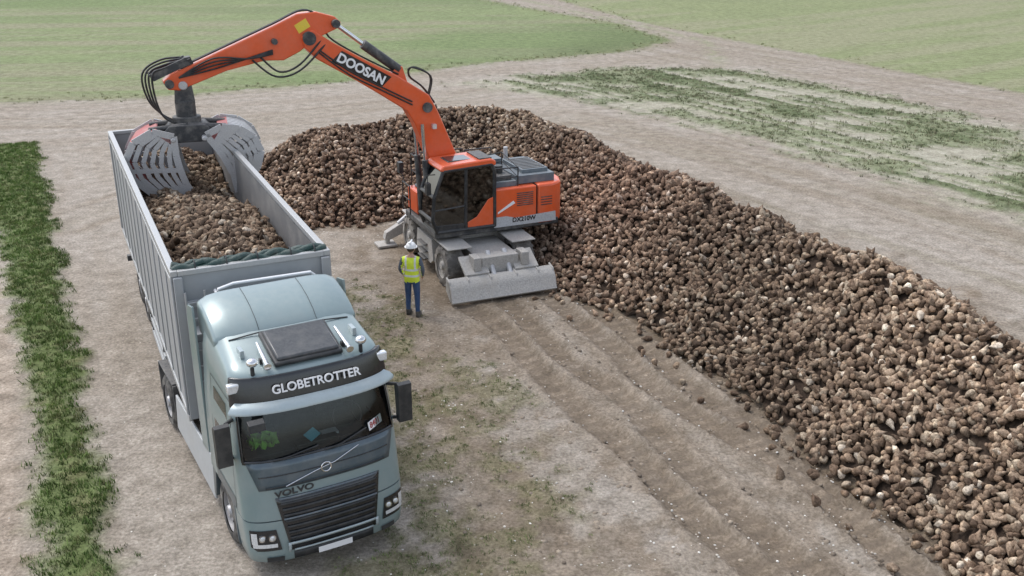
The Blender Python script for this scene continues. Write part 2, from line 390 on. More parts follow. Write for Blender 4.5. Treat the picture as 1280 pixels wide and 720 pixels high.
def yawrot(n,tilt=.15):
    t=RS.rand(n)*2*PI; c_,s_=np.cos(t),np.sin(t); R=np.zeros((n,3,3)); R[:,0,0]=c_;R[:,0,1]=-s_;R[:,1,0]=s_;R[:,1,1]=c_;R[:,2,2]=1
    R[:,0,2]=RS.randn(n)*tilt; R[:,1,2]=RS.randn(n)*tilt; return R
def scatter(templates,P,R,sc,C):
    k=RS.randint(0,len(templates),len(P)); Vs=[];Fs=[];Cs=[];o=0
    for i,(V,F,T) in enumerate(templates):
        s_=np.where(k==i)[0]
        if not len(s_): continue
        A=np.einsum('nij,vj->nvi',R[s_],V)*sc[s_][:,None,None]+P[s_][:,None,:]
        Vs.append(A.reshape(-1,3)); n=len(V)
        Fs.append((F[None]+(np.arange(len(s_))*n)[:,None,None]+o).reshape(-1,F.shape[1])); o+=n*len(s_)
        Cs.append((C[s_][:,None,:]*T[None]).reshape(-1,3))
    return np.concatenate(Vs),np.concatenate(Fs),np.clip(np.concatenate(Cs),0,1)
def ico(sub):
    bm=bmesh.new(); bmesh.ops.create_icosphere(bm,subdivisions=sub,radius=1)
    V=np.array([v.co[:] for v in bm.verts]); F=np.array([[v.index for v in f.verts] for f in bm.faces]); bm.free(); return V,F
def beets(n,seg,prof):
    """sugar beets: topped pale crown, fat shoulder, tapering forked root"""
    out=[]
    for i in range(n):
        L=1+.6*RS.rand(); fl=.72+.28*RS.rand(); bend=(RS.rand()-.5)*.6
        V=[(prof[0][0]*L,0,0)];T=[(1.75,1.7,1.55)]
        for (px_,r_) in prof[1:-1]:
            ph=RS.rand()*.6
            for k in range(seg):
                t=2*PI*(k/seg)+ph; rr=r_*(1+.45*(RS.rand()-.5))
                V.append((px_*L+.12*(RS.rand()-.5),rr*math.cos(t)+bend*max(px_,0)**2*.5,rr*math.sin(t)*fl)); g=.72+.56*RS.rand()
                T.append((1.4*g,1.38*g,1.3*g) if px_<prof[1][0]+.01 else (g,g*.98,g*.95))
        V.append((prof[-1][0]*L,bend*.7,0)); T.append((.7,.7,.7)); F=[]
        nr=len(prof)-2
        for k in range(seg): F.append((0,1+(k+1)%seg,1+k)); F.append((len(V)-1,1+(nr-1)*seg+k,1+(nr-1)*seg+(k+1)%seg))
        for r in range(nr-1):
            for k in range(seg):
                a=1+r*seg+k;b_=1+r*seg+(k+1)%seg; F+=[(a,b_,b_+seg),(a,b_+seg,a+seg)]
        out.append((np.array(V),np.array(F),np.array(T)))
    return out
BH=beets(9,7,[(-.62,0),(-.58,.55),(-.25,.98),(.30,.82),(.85,.38),(1.35,0)])
BL=beets(7,5,[(-.6,0),(-.45,.75),(.25,.90),(1.2,0)])
def beetcol(n,pale=None):
    pal=np.array([[.255,.193,.142],[.20,.145,.104],[.145,.102,.073],[.33,.27,.205],[.09,.063,.045],[.46,.40,.33]])
    pr=np.array([.27,.27,.22,.11,.09,.04]); c=pal[RS.choice(6,n,p=pr)]
    c=c*(.76+.4*RS.rand(n,1))
    if pale is not None: c=c*(1+pale[:,None])
    return c
bmat=attrmat('sugar_beet_skin',.9)
def heightmesh(fn,x0,x1,y0,y1,st,inside,drop=.12):
    a=np.arange(x0,x1,st);b_=np.arange(y0,y1,st);XX,YY=np.meshgrid(a,b_); h=fn(XX.ravel(),YY.ravel()).reshape(XX.shape)
    V=np.stack([XX.ravel(),YY.ravel(),h.ravel()-drop],1); idx=np.arange(V.shape[0]).reshape(XX.shape)
    keep=inside(h[:-1,:-1])
    F=np.stack([idx[:-1,:-1],idx[:-1,1:],idx[1:,1:],idx[1:,:-1]],-1)[keep]
    return V,F
def join_scatter(name,parts,mat,parent=None):
    Vs=[];Fs=[];Cs=[];o=0
    for V,F,C in parts:
        if F.shape[1]==4: F=np.concatenate([F[:,:3],F[:,[0,2,3]]])
        Vs.append(V);Fs.append(F+o);Cs.append(C);o+=len(V)
    me=bpy.data.meshes.new(name); np_mesh(me,np.concatenate(Vs),np.concatenate(Fs)); setcol(me,np.concatenate(Cs)); me.materials.append(mat)
    ob=bpy.data.objects.new(name,me); S.collection.objects.link(ob)
    if parent: ob.parent=parent
    return ob
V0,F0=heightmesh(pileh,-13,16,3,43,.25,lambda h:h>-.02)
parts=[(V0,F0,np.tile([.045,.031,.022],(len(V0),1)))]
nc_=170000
px=RS.uniform(-13,16,nc_);py=RS.uniform(4,42,nc_);h=pileh(px,py)
e=.15; sx_=(pileh(px+e,py)-pileh(px-e,py))/(2*e); sy_=(pileh(px,py+e)-pileh(px,py-e))/(2*e)
slope=np.sqrt(1+sx_**2+sy_**2)
rim1=pileh(px+.35,py+.15)>.05; rim2=pileh(px+1.0,py+.45)>.05
dens=np.where(h>.02,slope*.62,np.where(rim1,.12,np.where(rim2,.008,0)))
k=RS.rand(nc_)<dens
px,py,h=px[k],py[k],h[k]; n=len(px)
pz=np.maximum(h,gz(px,py)+.05)+RS.uniform(-.09,.07,n)*(h>.05)
pale=(fbm(px*.4,py*.4,3,101)-.5)*.6+sm(px,5,9)*.28-.15*np.exp(-((px-2)**2+(py-28)**2)/20)-.12*sm(-px,0,4)
C=beetcol(n,pale); C[:,0]*=1+.12*np.exp(-((px-2.5)**2+(py-28)**2)/16)+.06*sm(-px,0,4)
dist=np.hypot(px,py)
sc=RS.uniform(.050,.095,n); R=randrot(n); P=np.stack([px,py,pz],1)
near=dist<27
for msk,T in ((near,BH),(~near,BL)):
    parts.append(scatter(T,P[msk],R[msk],sc[msk]*(1 if T is BH else 1.08),C[msk]))
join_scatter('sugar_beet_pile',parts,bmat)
# ------------------------------------------------------------------ grass & stones
def tuft(nb,h,w,spread):
    V=[];F=[];T=[]
    for i in range(nb):
        a=RS.rand()*2*PI; r=RS.rand()*spread; bx,by=r*math.cos(a),r*math.sin(a); t=RS.rand()*2*PI; l=h*(.5+.6*RS.rand()); ln=.8*l*RS.rand()
        dx,dy=math.cos(t),math.sin(t); o=len(V)
        V+=[(bx-dy*w,by+dx*w,0),(bx+dy*w,by-dx*w,0),(bx+dx*ln*.4+dy*w*.7,by+dy*ln*.4-dx*w*.7,l*.6),(bx+dx*ln,by+dy*ln,l)]
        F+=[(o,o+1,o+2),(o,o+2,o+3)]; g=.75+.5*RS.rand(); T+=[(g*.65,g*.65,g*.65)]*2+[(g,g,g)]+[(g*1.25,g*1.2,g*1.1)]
    return np.array(V),np.array(F),np.array(T)
TU=[tuft(10,.14,.012,.14) for _ in range(6)]
gmat=attrmat('grass_blades',.7,False)
def place(n,box,maskfn,cols,s0,s1,temps=TU):
    qx=RS.uniform(box[0],box[1],n);qy=RS.uniform(box[2],box[3],n)
    k=RS.rand(n)<maskfn(qx,qy); qx,qy=qx[k],qy[k]; m=len(qx)
    pn=fbm(qx*1.4,qy*1.4,3,301)[:,None]
    cc=np.array(cols)[RS.randint(0,len(cols),m)]*(.75+.5*RS.rand(m,1))*(.65+.7*pn)
    return scatter(temps,np.stack([qx,qy,gz(qx,qy)-.01],1),yawrot(m),RS.uniform(s0,s1,m),cc)
def ed(a,b_): return (fbm(a*1.1,b_*1.1,4,2)-.5)*1.6+(fbm(a*3.3,b_*3.3,3,3)-.5)*.9
G1=[[.115,.18,.045],[.09,.15,.04],[.15,.21,.06],[.18,.19,.08],[.10,.16,.04]]
G2=[[.16,.185,.095],[.13,.155,.08],[.20,.20,.12],[.28,.26,.17]]
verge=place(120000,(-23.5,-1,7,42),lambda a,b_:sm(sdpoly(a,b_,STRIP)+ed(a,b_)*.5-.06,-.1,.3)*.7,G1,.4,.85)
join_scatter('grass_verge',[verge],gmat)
def trim(a,b_):
    st=fbm((a*.84+b_*.55)*2.2,(a*.55-b_*.84)*.12,4,11)
    return sm(sdpoly(a,b_,TRI)+ed(a,b_)*1.6,-.6,1.6)*sm(fbm(a*.35+(b_*.3),b_*.6-a*.1,5,81)*.62+st*.5,.43,.64)
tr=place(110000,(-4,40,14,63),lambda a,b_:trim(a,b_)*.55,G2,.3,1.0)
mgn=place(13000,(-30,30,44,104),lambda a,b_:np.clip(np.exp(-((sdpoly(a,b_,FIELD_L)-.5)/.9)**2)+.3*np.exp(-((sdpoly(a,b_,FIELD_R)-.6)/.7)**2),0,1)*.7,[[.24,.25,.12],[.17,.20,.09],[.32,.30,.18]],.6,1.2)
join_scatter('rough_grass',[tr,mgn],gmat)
def wd(a,b_): return wmask(a,b_,fbm(a*1.1,b_*1.1,4,2),fbm(a*3.3,b_*3.3,3,3))
wdp=place(26000,(-6,3,9,26),lambda a,b_:wd(a,b_)*.6,[[.15,.20,.07],[.12,.165,.06],[.2,.22,.10]],.2,.5)
join_scatter('weeds',[wdp],gmat)
ST=[]
for i in range(5):
    V,F=ico(1); V=V*np.array([1,.8,.55])*(1+.3*(RS.rand(len(V),1)-.5)); ST.append((V,F,np.ones((len(V),3))))
def stf(a,b_): return (.2+.8*sm(fbm(a*.8,b_*.8,3,111),.5,.7))*(1-sm(sdpoly(a,b_,STRIP),-.3,.1))*(pileh(a,b_)<0)
s1=place(20000,(-9,9,9,34),stf,[[.52,.48,.42],[.42,.37,.31],[.24,.19,.14],[.62,.60,.55]],.010,.032,ST)
s2=place(2500,(-4,8,10,27),lambda a,b_:.5*(pileh(a,b_)<0)*sm(sdpoly(a,b_,WORK),0,1),[[.19,.155,.12],[.26,.215,.165]],.025,.065,ST)
join_scatter('loose_stones',[s1,s2],attrmat('stone',.9,False))
# ------------------------------------------------------------------ TRUCK
TK=empty('tipper_truck',(-2.85,12.9,0),math.radians(25))
TR=empty('tractor_unit',(0,0,0),0,TK)
ang=math.radians(4.5); piv=Vector((0,2.4,0))
TR.matrix_local=Matrix.Translation(piv+Vector((-.02,-.06,0)))@Matrix.Rotation(ang,4,'Z')@Matrix.Translation(-piv)
ZT=np.array([.24,.34,.60,.95,1.15,1.35,1.75,1.93,2.3,2.7,2.9,3.05,3.2])
YF=np.array([.10,-.02,-.03,.0,.03,.06,.11,.14,.24,.36,.41,.45,.50])
HW=np.array([1.14,1.21,1.24,1.245,1.245,1.24,1.235,1.23,1.22,1.19,1.18,1.16,1.13])
NE=2.7; DD=.42
def cs(th,zz,off=0,yf=None,hw=None,d=DD):
    yf=np.interp(zz,ZT,YF) if yf is None else yf; hw=np.interp(zz,ZT,HW) if hw is None else hw
    s_,c_=math.sin(th),math.cos(th)
    xx=(hw+off)*math.copysign(abs(s_)**(2/NE),s_); yy=yf-off+(d+off)*(1-abs(c_)**(2/NE)); return xx,yy
def th_of(xx,zz):
    hw=np.interp(zz,ZT,HW); return math.copysign(math.asin(min(1,(abs(xx)/hw))**(NE/2)),xx)
TW=math.radians(66)
ths=sorted(set([math.radians(a) for a in (-90,-86,-81,-75,-70,-60,-52,-44,-36,-28,-20,-12,-4,4,12,20,28,36,44,52,60,70,75,81,86,90)]+[-TW,TW]))
def loft(mb,rings,mat,hole=None,cap=True,capb=False):
    rows=[]
    for zf,zr,yf,hw,d,yr in rings:
        r=[]
        for t in ths:
            xx,yy=cs(t,zf,0,yf,hw,d); r.append((xx,yy))
        rr=[(hw,yf+d+(yr-.12-yf-d)*q) for q in (.25,.5,.75,1)]+[(hw-.03,yr-.03),(hw-.12,yr)]
        r=r+rr+[(-a_,b_) for a_,b_ in rr[::-1]]
        rows.append([(a_,b_,zf+(zr-zf)*(b_-yf)/(yr-yf)) for a_,b_ in r])
    n=len(rows[0]); V=[p for r in rows for p in r]; F=[]
    for i in range(len(rows)-1):
        for k in range(n):
            j=(k+1)%n
            if hole and k<len(ths)-1 and hole(.5*(rings[i][0]+rings[i+1][0]),.5*(ths[k]+ths[k+1])): continue
            F.append((i*n+k,i*n+j,(i+1)*n+j,(i+1)*n+k))
    if cap: F.append(tuple((len(rows)-1)*n+k for k in range(n)))
    if capb: F.append(tuple(range(n))[::-1])
    mb.add(V,F,mat)
def tabr(zz,yr=2.25): return (zz,zz,float(np.interp(zz,ZT,YF)),float(np.interp(zz,ZT,HW)),DD,yr)
WT=2.72
mb=MB()
rings=[tabr(q) for q in (1.02,1.15,1.35,1.75,1.93,2.3,2.5,WT,2.86)]+[(3.00,3.12,.44,1.165,.42,2.25),(3.10,3.34,.50,1.12,.42,2.25),(3.15,3.50,.58,1.05,.4,2.24),(3.19,3.57,.70,.93,.36,2.2),(3.25,3.60,.90,.6,.25,2.1)]
loft(mb,rings,teal,hole=lambda zz,t:1.93<zz<WT and abs(t)<TW)
cab=mb.build('cab_shell',TR,angle=50)
mb=MB(); loft(mb,[tabr(q,.86) for q in (.24,.34,.5,.75,.95,1.0)],teal,capb=True); mb.build('bumper',TR,angle=50)
def patch(mb,x0,x1,z0,z1,off,mat,nx=14,nz=5,shape=None,th=None):
    V=[];F=[]
    for j in range(nz+1):
        zz=z0+(z1-z0)*j/nz
        a,b_=(x0,x1) if shape is None else shape(zz)
        for i in range(nx+1):
            q=i/nx
            if th: t=th[0]+(th[1]-th[0])*q
            else: t=th_of(a+(b_-a)*q,zz)
            xx,yy=cs(t,zz,off); V.append((xx,yy,zz))
    for j in range(nz):
        for i in range(nx): k=j*(nx+1)+i; F.append((k,k+1,k+nx+2,k+nx+1))
    mb.add(V,F,mat)
mb=MB(); patch(mb,0,0,1.93,WT,-.012,glass,24,8,th=(-TW,TW)); mb.build('windscreen',TR,fix=False)
mb=MB()
patch(mb,0,0,1.90,1.955,.006,gloss,24,1,th=(-TW-.03,TW+.03)); patch(mb,0,0,1.93,2.75,.006,gloss,2,8,th=(-TW-.05,-TW+.03)); patch(mb,0,0,1.93,2.75,.006,gloss,2,8,th=(TW-.03,TW+.05))
patch(mb,-1.13,1.13,1.50,1.92,.012,tealD,20,4,shape=lambda q:(-1.0-.12*(q-1.5)/.42,1.0+.12*(q-1.5)/.42))
mb.build('front_panel_trim',TR,solid=.012,fix=False)
mb=MB()
patch(mb,-.9,.9,1.52,1.54,.02,black,18,1); patch(mb,-.98,.98,1.70,1.715,.02,gloss,18,1)
patch(mb,0,0,.50,1.36,.012,gloss,16,8,shape=lambda q:(-.66-.16*(q-.5),.66+.16*(q-.5)))
for i in range(7):
    zz=.69+i*.092; hwq=.62+.14*(zz-.5); patch(mb,-hwq,hwq,zz,zz+.038,.035,black,14,1)
patch(mb,-.74,.74,1.33,1.36,.03,exgrey,14,1)
patch(mb,-.70,.70,1.02,1.045,.045,exgrey,14,1)
patch(mb,-.64,.64,.615,.65,.05,silver,14,1); patch(mb,-.60,.60,.50,.525,.045,silver,14,1)
for sx in (-1,1):
    a,b_=sorted((sx*.64,sx*.68)); patch(mb,a,b_,.5,.65,.05,silver,2,3)
patch(mb,-.62,.62,.34,.47,.010,black,14,2)
mb.build('radiator_grille',TR,solid=.02,fix=False)
mb=MB()
for sx in (-1,1):
    def shp(q,sx=sx):
        a=.78+.16*(q-.5); b_=1.19 if q>.55 else 1.12
        return (a,b_) if sx>0 else (-b_,-a)
    patch(mb,0,0,.54,.88,.010,gloss,8,5,shape=shp)
    patch(mb,*sorted((sx*.84,sx*1.16)),.60,.66,.018,lampg,8,2); patch(mb,*sorted((sx*1.10,sx*1.17)),.66,.84,.018,lampg,3,3)
    patch(mb,*sorted((sx*.76,sx*1.0)),.34,.42,.012,black,6,1)
    for q in (.90,1.03):
        xx,yy=cs(th_of(sx*q,.75),.75,.02); mb.cyl((xx,yy-.004,.755),(xx,yy+.05,.755),.055,chrome); mb.sph((xx,yy,.755),.042,lampg,(1,.4,1),12,6)
patch(mb,-.26,.26,.34,.44,.03,white,4,1)
mb.build('headlights',TR,fix=False)
mb=MB()
def fp(xx,zz,off=.03):
    a,b_=cs(th_of(xx,zz),zz,off); return (a,b_,zz)
mb.tube([fp(-.62,1.53),fp(-.2,1.66),fp(.12,1.73),fp(.5,1.88)],.010,chrome,6)
mb.tube([Vector(fp(-.02,1.69,.04))+Vector((.075*math.cos(t),0,.075*math.sin(t))) for t in np.linspace(0,2*PI,17)],.011,chrome,6)
for i in range(2):
    xx=-.75+i*.75
    mb.tube([fp(xx,1.945,.03),fp(xx+.25,1.97,.035),fp(xx+.66,2.03+.06*i,.03)],.012,black,6)
mb.build('badge_and_wipers',TR)
text('front_lettering','VOLVO',.13,mcols((1,0,0),0,(0,-1,.1),(-.52,cs(th_of(.5,1.42),1.42,.014)[1],1.43)),black,TR,.004,sx=1.35)
mb=MB()
patch(mb,0,0,2.72,3.14,.055,gloss,30,8,th=(-1.28,1.28)); mb.build('roof_sign_panel',TR,solid=.16,fix=False,bevel=.015)
mb=MB()
V=[];F=[];prof=[(0,2.79),(-.10,2.755),(-.17,2.70),(-.175,2.66),(-.15,2.65),(-.08,2.70),(0,2.73)]
nn=27
for i in range(nn):
    t=-1.12+2.24*i/(nn-1)
    for dy,zz in prof:
        xx2,yy2=cs(t,2.75,.06-dy*.8); V.append((xx2*.985,yy2,zz+.01))
m_=len(prof)
for i in range(nn-1):
    for k_ in range(m_-1): a=i*m_+k_; F.append((a,a+1,a+1+m_,a+m_))
F+=[tuple(range(m_)),tuple(range((nn-1)*m_,nn*m_))[::-1]]
mb.add(V,F,silver); mb.build('sun_visor',TR,angle=50)
text('roof_sign_lettering','GLOBETROTTER',.175,mcols((1,0,0),0,(0,-1,.28),(.02,cs(0,2.96,.075)[1]-.025,2.965)),white,TR,.003,sx=1.02,ext=.010)
mb=MB()
for sx in (-1,1):
    t=math.radians(62)*sx; xx,yy=cs(t,3.0,.07); mb.box(xx-.085,xx+.085,yy-.03,yy+.08,2.93,3.07,lampg)
mb.build('sign_marker_lamps',TR,bevel=.02)
def roofz(yy): return 3.262+(yy-.8)*.262
mb=MB(); Rr=Matrix.Rotation(math.atan(.262),3,'X')
mb.box(-.47,.47,-.36,.36,-.03,.055,roofglass,Rr,(.02,.98,roofz(.98)+.03)); mb.box(-.52,.52,-.41,.41,-.06,.02,black,Rr,(.02,.98,roofz(.98)+.02)); mb.build('roof_hatch',TR,bevel=.03)
mb=MB()
for sx in (-1,1):
    mb.cyl((sx*.82,.62,3.12),(sx*.82,.62,3.26),.03,black); mb.sph((sx*.82,.60,3.33),.085,chrome,(1,1,.8))
    mb.cyl((sx*.62,.60,3.27),(sx*.60,1.1,3.40),.035,chrome,r2=.02); mb.cyl((sx*.62,.52,3.25),(sx*.62,.62,3.27),.06,chrome,r2=.035)
    mb.box(sx*.62-.05,sx*.62+.05,.75,.82,3.20,3.28,black)
    mb.box(sx*.86-.03,sx*.86+.03,.95,1.15,3.26,3.38,silver)
mb.build('air_horns_and_beacons',TR,bevel=.006)
mb=MB(); 
dp=[(1.45,3.40),(1.6,3.53),(1.85,3.66),(2.15,3.75),(2.40,3.79),(2.50,3.78),(2.50,3.15),(1.45,3.15)]
nn=15;V=[];F=[]
for i in range(nn):
    q=-1+2*i/(nn-1)
    for yy,zz in dp: V.append((q*1.12,yy+.10*abs(q)**3*(1 if yy<2.3 else 0),3.15+(zz-3.15)*(1-.18*abs(q)**8)))
m_=len(dp)
for i in range(nn-1):
    for k_ in range(m_): a=i*m_+k_; b2=i*m_+(k_+1)%m_; F.append((a,b2,b2+m_,a+m_))
F+=[tuple(range(m_)),tuple(range((nn-1)*m_,nn*m_))[::-1]]
mb.add(V,F,teal); mb.build('roof_deflector',TR,bevel=.05,angle=50,segs=3)
mb=MB()
mb.tube([(-.93,1.42,3.38),(-.5,1.385,3.43),(0,1.375,3.435),(.5,1.385,3.43),(.93,1.42,3.38)],.012,black,6)
for sx in (-.45,.45): mb.tube([(sx,1.47,3.43),(sx,1.62,3.555),(sx,1.87,3.678),(sx,2.16,3.762),(sx,2.42,3.80)],.005,black,4)
for sx in (-1,1):
    a,b_=sorted((sx*1.20,sx*1.235)); mb.prism([(2.27,1.1),(2.72,1.1),(2.72,3.4),(2.6,3.6),(2.30,3.66),(2.27,3.4)],'x',a,b_,teal)
mb.build('side_fairings',TR,bevel=.012)
def hwz(q): return float(np.interp(q,ZT,HW))
mb=MB()
for sx in (-1,1):
    pl=[(.72,1.95),(.86,2.66),(1.55,2.66),(1.60,1.82),(1.1,1.78)]
    V=[(sx*(hwz(b_)+.006),a,b_) for a,b_ in pl]; mb.add(V,[tuple(range(len(V)))],gloss)
    for ya in (.62,1.70):
        V=[(sx*(hwz(q)+.005),ya+dy,q) for q in (1.02,1.9,2.80) for dy in (0,.014)]; mb.add(V,[(0,1,3,2),(2,3,5,4)],black)
    V=[(sx*(hwz(2.8)+.006),ya,2.79+dz) for ya in (.62,1.71) for dz in (0,.014)]; mb.add(V,[(0,1,3,2)],black)
    a,b_=sorted((sx*1.235,sx*1.27)); mb.box(a,b_,1.45,1.65,1.60,1.65,black)
    V=[(sx*(hwz(q)+.006),ya,q) for q in (1.03,1.22) for ya in (.64,1.69)]; mb.add(V,[(0,1,3,2)],tealD)
mb.build('door_windows',TR,fix=False)
mb=MB()
for sx in (-1,1):
    mb.prism([(.34,1.93),(.46,1.93),(.50,2.5),(.42,2.58),(.34,2.56)],'x',*sorted((sx*1.28,sx*1.50)),black)
    mb.tube([(sx*1.16,.62,2.52),(sx*1.32,.46,2.54)],.03,black); mb.tube([(sx*1.2,.60,1.93),(sx*1.32,.44,1.98)],.03,black)
    mb.box(*sorted((sx*1.295,sx*1.485)),.50,.51,2.0,2.48,chrome)
mb.prism([(.05,2.52),(.18,2.52),(.18,2.66),(.07,2.63)],'x',-1.08,-.85,black)
mb.build('mirrors',TR,bevel=.03,segs=3)
mb=MB()
mb.box(-1.1,1.1,.42,.75,1.2,1.92,seatm); mb.box(-1.14,1.14,.7,2.1,1.25,1.32,seatm); mb.box(-1.12,1.12,2.0,2.1,1.3,3.0,seatm)
for sx in (-.62,.62):
    mb.box(sx-.26,sx+.26,1.2,1.75,1.35,1.75,seatm); mb.box(sx-.25,sx+.25,1.65,1.82,1.7,2.45,seatm); mb.box(sx-.14,sx+.14,1.68,1.8,2.45,2.68,seatm)
mb.tube([(.62+.23*math.cos(t),.86+.10*math.sin(t),2.0+.2*math.sin(t)) for t in np.linspace(0,2*PI,20)],.018,black,6)
mb.box(-.35,.30,.36,.5,1.90,1.98,black)
mb.build('cab_interior',TR,bevel=.03)
mb=MB()
Ra=Matrix.Rotation(.5,3,'X')
V=[];F=[]
for j in range(9):
    for i in range(9):
        V.append((-1.0+.40*i/8+.05*random.random(),.44+.24*j/8+.04*random.random(),1.96+.17*random.random()+.08*j/8))
for j in range(8):
    for i in range(8):
        if (i in (0,7) and j in (0,7)): continue
        a=j*9+i; F.append((a,a+1,a+10,a+9))
mb.add(V,F,hiv); mb.box(-.10,.10,-.08,.08,0,.01,bluep,Ra@Matrix.Rotation(.5,3,'Z'),(-.08,.45,2.05)); mb.box(.1,.35,.5,.65,1.93,1.97,lgrey); mb.build('dashboard_items',TR,solid=.02)
mb=MB(); xx,yy=cs(th_of(.86,2.08),2.08,-.02)
mb.box(-.17,.17,-.004,.004,-.065,.065,white,Matrix.Rotation(.62,3,'Z')@Matrix.Rotation(-.2,3,'X'),(xx,yy+.0,2.1)); mb.build('number_card',TR)
text('number_card_text','8401',.13,Matrix.Translation((xx-.005,yy-.012,2.1))@Matrix.Rotation(.62,4,'Z')@Matrix.Rotation(PI/2-.2,4,'X'),red,TR,.003,ext=.002)
mb=MB()
for xx in (-.45,.38): mb.box(xx-.05,xx+.05,.9,7.2,.75,1.02,chas)
mb.box(-.9,.9,2.4,3.0,.9,1.6,chas); mb.box(-.5,.4,5.1,6.1,1.02,1.2,chas)
mb.box(-1.1,1.1,.9,2.2,.95,1.05,chas); mb.cyl((-1.0,1.42,.52),(1.0,1.42,.52),.09,chas); mb.cyl((-1.0,5.7,.52),(1.0,5.7,.52),.12,chas)
mb.box(.55,1.15,2.3,4.6,.45,1.05,chas); mb.build('tractor_chassis',TR,bevel=.02)
mb=MB()
for sx in (-1,1):
    a,b_=sorted((sx*1.19,sx*1.235)); mb.prism([(2.2,.32),(4.95,.32),(4.75,1.08),(2.1,1.16)],'x',a,b_,skirt)
    mb.prism([(.80,.30),(.92,.95),(1.2,1.08),(1.65,1.08),(1.93,.95),(2.08,.45),(2.2,.45),(2.08,1.1),(.8,1.1)],'x',*sorted((sx*.95,sx*1.24)),tealD)
    mb.box(*sorted((sx*.72,sx*1.22)),5.1,6.3,1.09,1.13,chas); mb.box(*sorted((sx*.72,sx*1.22)),6.3,6.34,.5,1.1,chas); mb.box(*sorted((sx*.72,sx*1.22)),5.06,5.1,.5,1.1,chas)
mb.build('side_skirts',TR,bevel=.012)
def wheel(mb,x,y,z,r,w,rub,hm,out=1,lugs=0):
    pr=[(-w/2,.62*r),(-w/2,.86*r),(-w*.42,.97*r),(-w*.3,r),(w*.3,r),(w*.42,.97*r),(w/2,.86*r),(w/2,.62*r)]
    n=36; V=[];F=[]
    for i in range(n):
        t=2*PI*i/n
        for a,q in pr: V.append((x+a,y+q*math.cos(t),z+q*math.sin(t)))
    m_=len(pr)
    for i in range(n):
        j=(i+1)%n
        for k_ in range(m_-1): F.append((i*m_+k_,i*m_+k_+1,j*m_+k_+1,j*m_+k_))
    mb.add(V,F,rub)
    xo=x+out*w*.5
    mb.cyl((xo-out*.10,y,z),(xo-out*.07,y,z),.60*r,hm,seg=24); mb.cyl((xo-out*.02,y,z),(xo-out*.12,y,z),.63*r,hm,seg=24,cap=False)
    mb.cyl((xo-out*.08,y,z),(xo+out*.0,y,z),.24*r,hm,r2=.18*r,seg=14)
    for i in range(8):
        t=2*PI*i/8; mb.cyl((xo-out*.08,y+.38*r*math.cos(t),z+.38*r*math.sin(t)),(xo-out*.055,y+.38*r*math.cos(t),z+.38*r*math.sin(t)),.035*r,chas,seg=6)
    if lugs:
        for i in range(lugs):
            t=2*PI*i/lugs
            for s2 in (-1,1):
                tt=t+(PI/lugs if s2>0 else 0); RX=Matrix.Rotation(tt,3,'X')
                mb.box(-.0 if s2>0 else -w*.5,w*.5 if s2>0 else 0,-.035,.035,-.02,.035,rub,RX@Matrix.Rotation(s2*.35,3,'Z'),tuple(Vector((x,y,z))+RX@Vector((0,0,r-.035))))
mb=MB()
for sx in (-1,1):
    wheel(mb,sx*1.06,1.42,.52,.52,.32,rubber,hub,sx); wheel(mb,sx*.96,5.7,.52,.52,.55,rubber,hub,sx)
mb.build('tractor_wheels',TR)
TR=TK
mb=MB()
for sx in (-1,1):
    for yy in (9.8,11.1,12.4): wheel(mb,sx*1.0-.1,yy,.52,.52,.38,rubber,hub,sx)
mb.build('trailer_wheels',TR)
x0,x1,y0,y1,zb,zt=-1.37,1.17,3.1,14.5,1.32,3.85
mb=MB(); t_=.05
mb.box(x0,x0+t_,y0,y1,zb,zt,tgrey); mb.box(x1-t_,x1,y0,y1,zb,zt,tgrey)
mb.box(x0+t_,x1-t_,y0,y0+t_,zb,zt,tgrey); mb.box(x0+t_,x1-t_,y1-t_,y1,zb,zt,tgrey); mb.box(x0+t_,x1-t_,y0+t_,y1-t_,zb,zb+.06,tgrey)
mb.build('tipper_body',TR,bevel=.01)
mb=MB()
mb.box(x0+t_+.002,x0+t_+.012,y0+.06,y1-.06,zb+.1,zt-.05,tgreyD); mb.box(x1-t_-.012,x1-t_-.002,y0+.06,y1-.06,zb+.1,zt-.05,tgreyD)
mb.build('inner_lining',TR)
mb=MB()
for xa in (x0-.03,x1-.08): mb.box(xa,xa+.11,y0-.02,y1+.02,zt,zt+.09,rimg)
for ya in (y0-.03,y1-.08): mb.box(x0+.083,x1-.083,ya,ya+.11,zt+.001,zt+.088,rimg)
for xa in (x0-.02,x1-.03): mb.box(xa,xa+.05,y0-.015,y1,zb-.06,zb+.06,rimg)
for yy in (y0,y1-.08): 
    mb.box(x0-.035,x0-.002,yy,yy+.08,zb+.07,zt-.003,tgrey); mb.box(x1+.002,x1+.035,yy,yy+.08,zb+.07,zt-.003,tgrey)
mb.box(x0-.025,x0-.002,y0+.09,y1-.09,zt-.16,zt-.10,rimg)
for yy in np.linspace(y0+.95,y1-.95,11): mb.box(x0-.018,x0-.001,yy,yy+.05,zb+.07,zt-.17,tgrey); mb.box(x1+.001,x1+.018,yy,yy+.05,zb+.07,zt-.17,tgrey)
mb.build('rims_and_posts',TR,bevel=.008)
mb=MB()
for xx in (-.6,.4): mb.box(xx-.06,xx+.06,3.6,14.3,1.02,1.30,chas)
for yy in (9.8,11.1,12.4): mb.cyl((-1.1,yy,.52),(.9,yy,.52),.08,chas)
for xa in (x0,x1-.04):
    for zz in (.55,.85): mb.box(xa,xa+.04,6.6,9.0,zz,zz+.14,skirt)
    for yy in (6.8,8.8): mb.box(xa,xa+.05,yy,yy+.06,.5,1.3,chas)
mb.box(x0+.02,x0+.1,9.0,13.2,1.10,1.18,skirt)
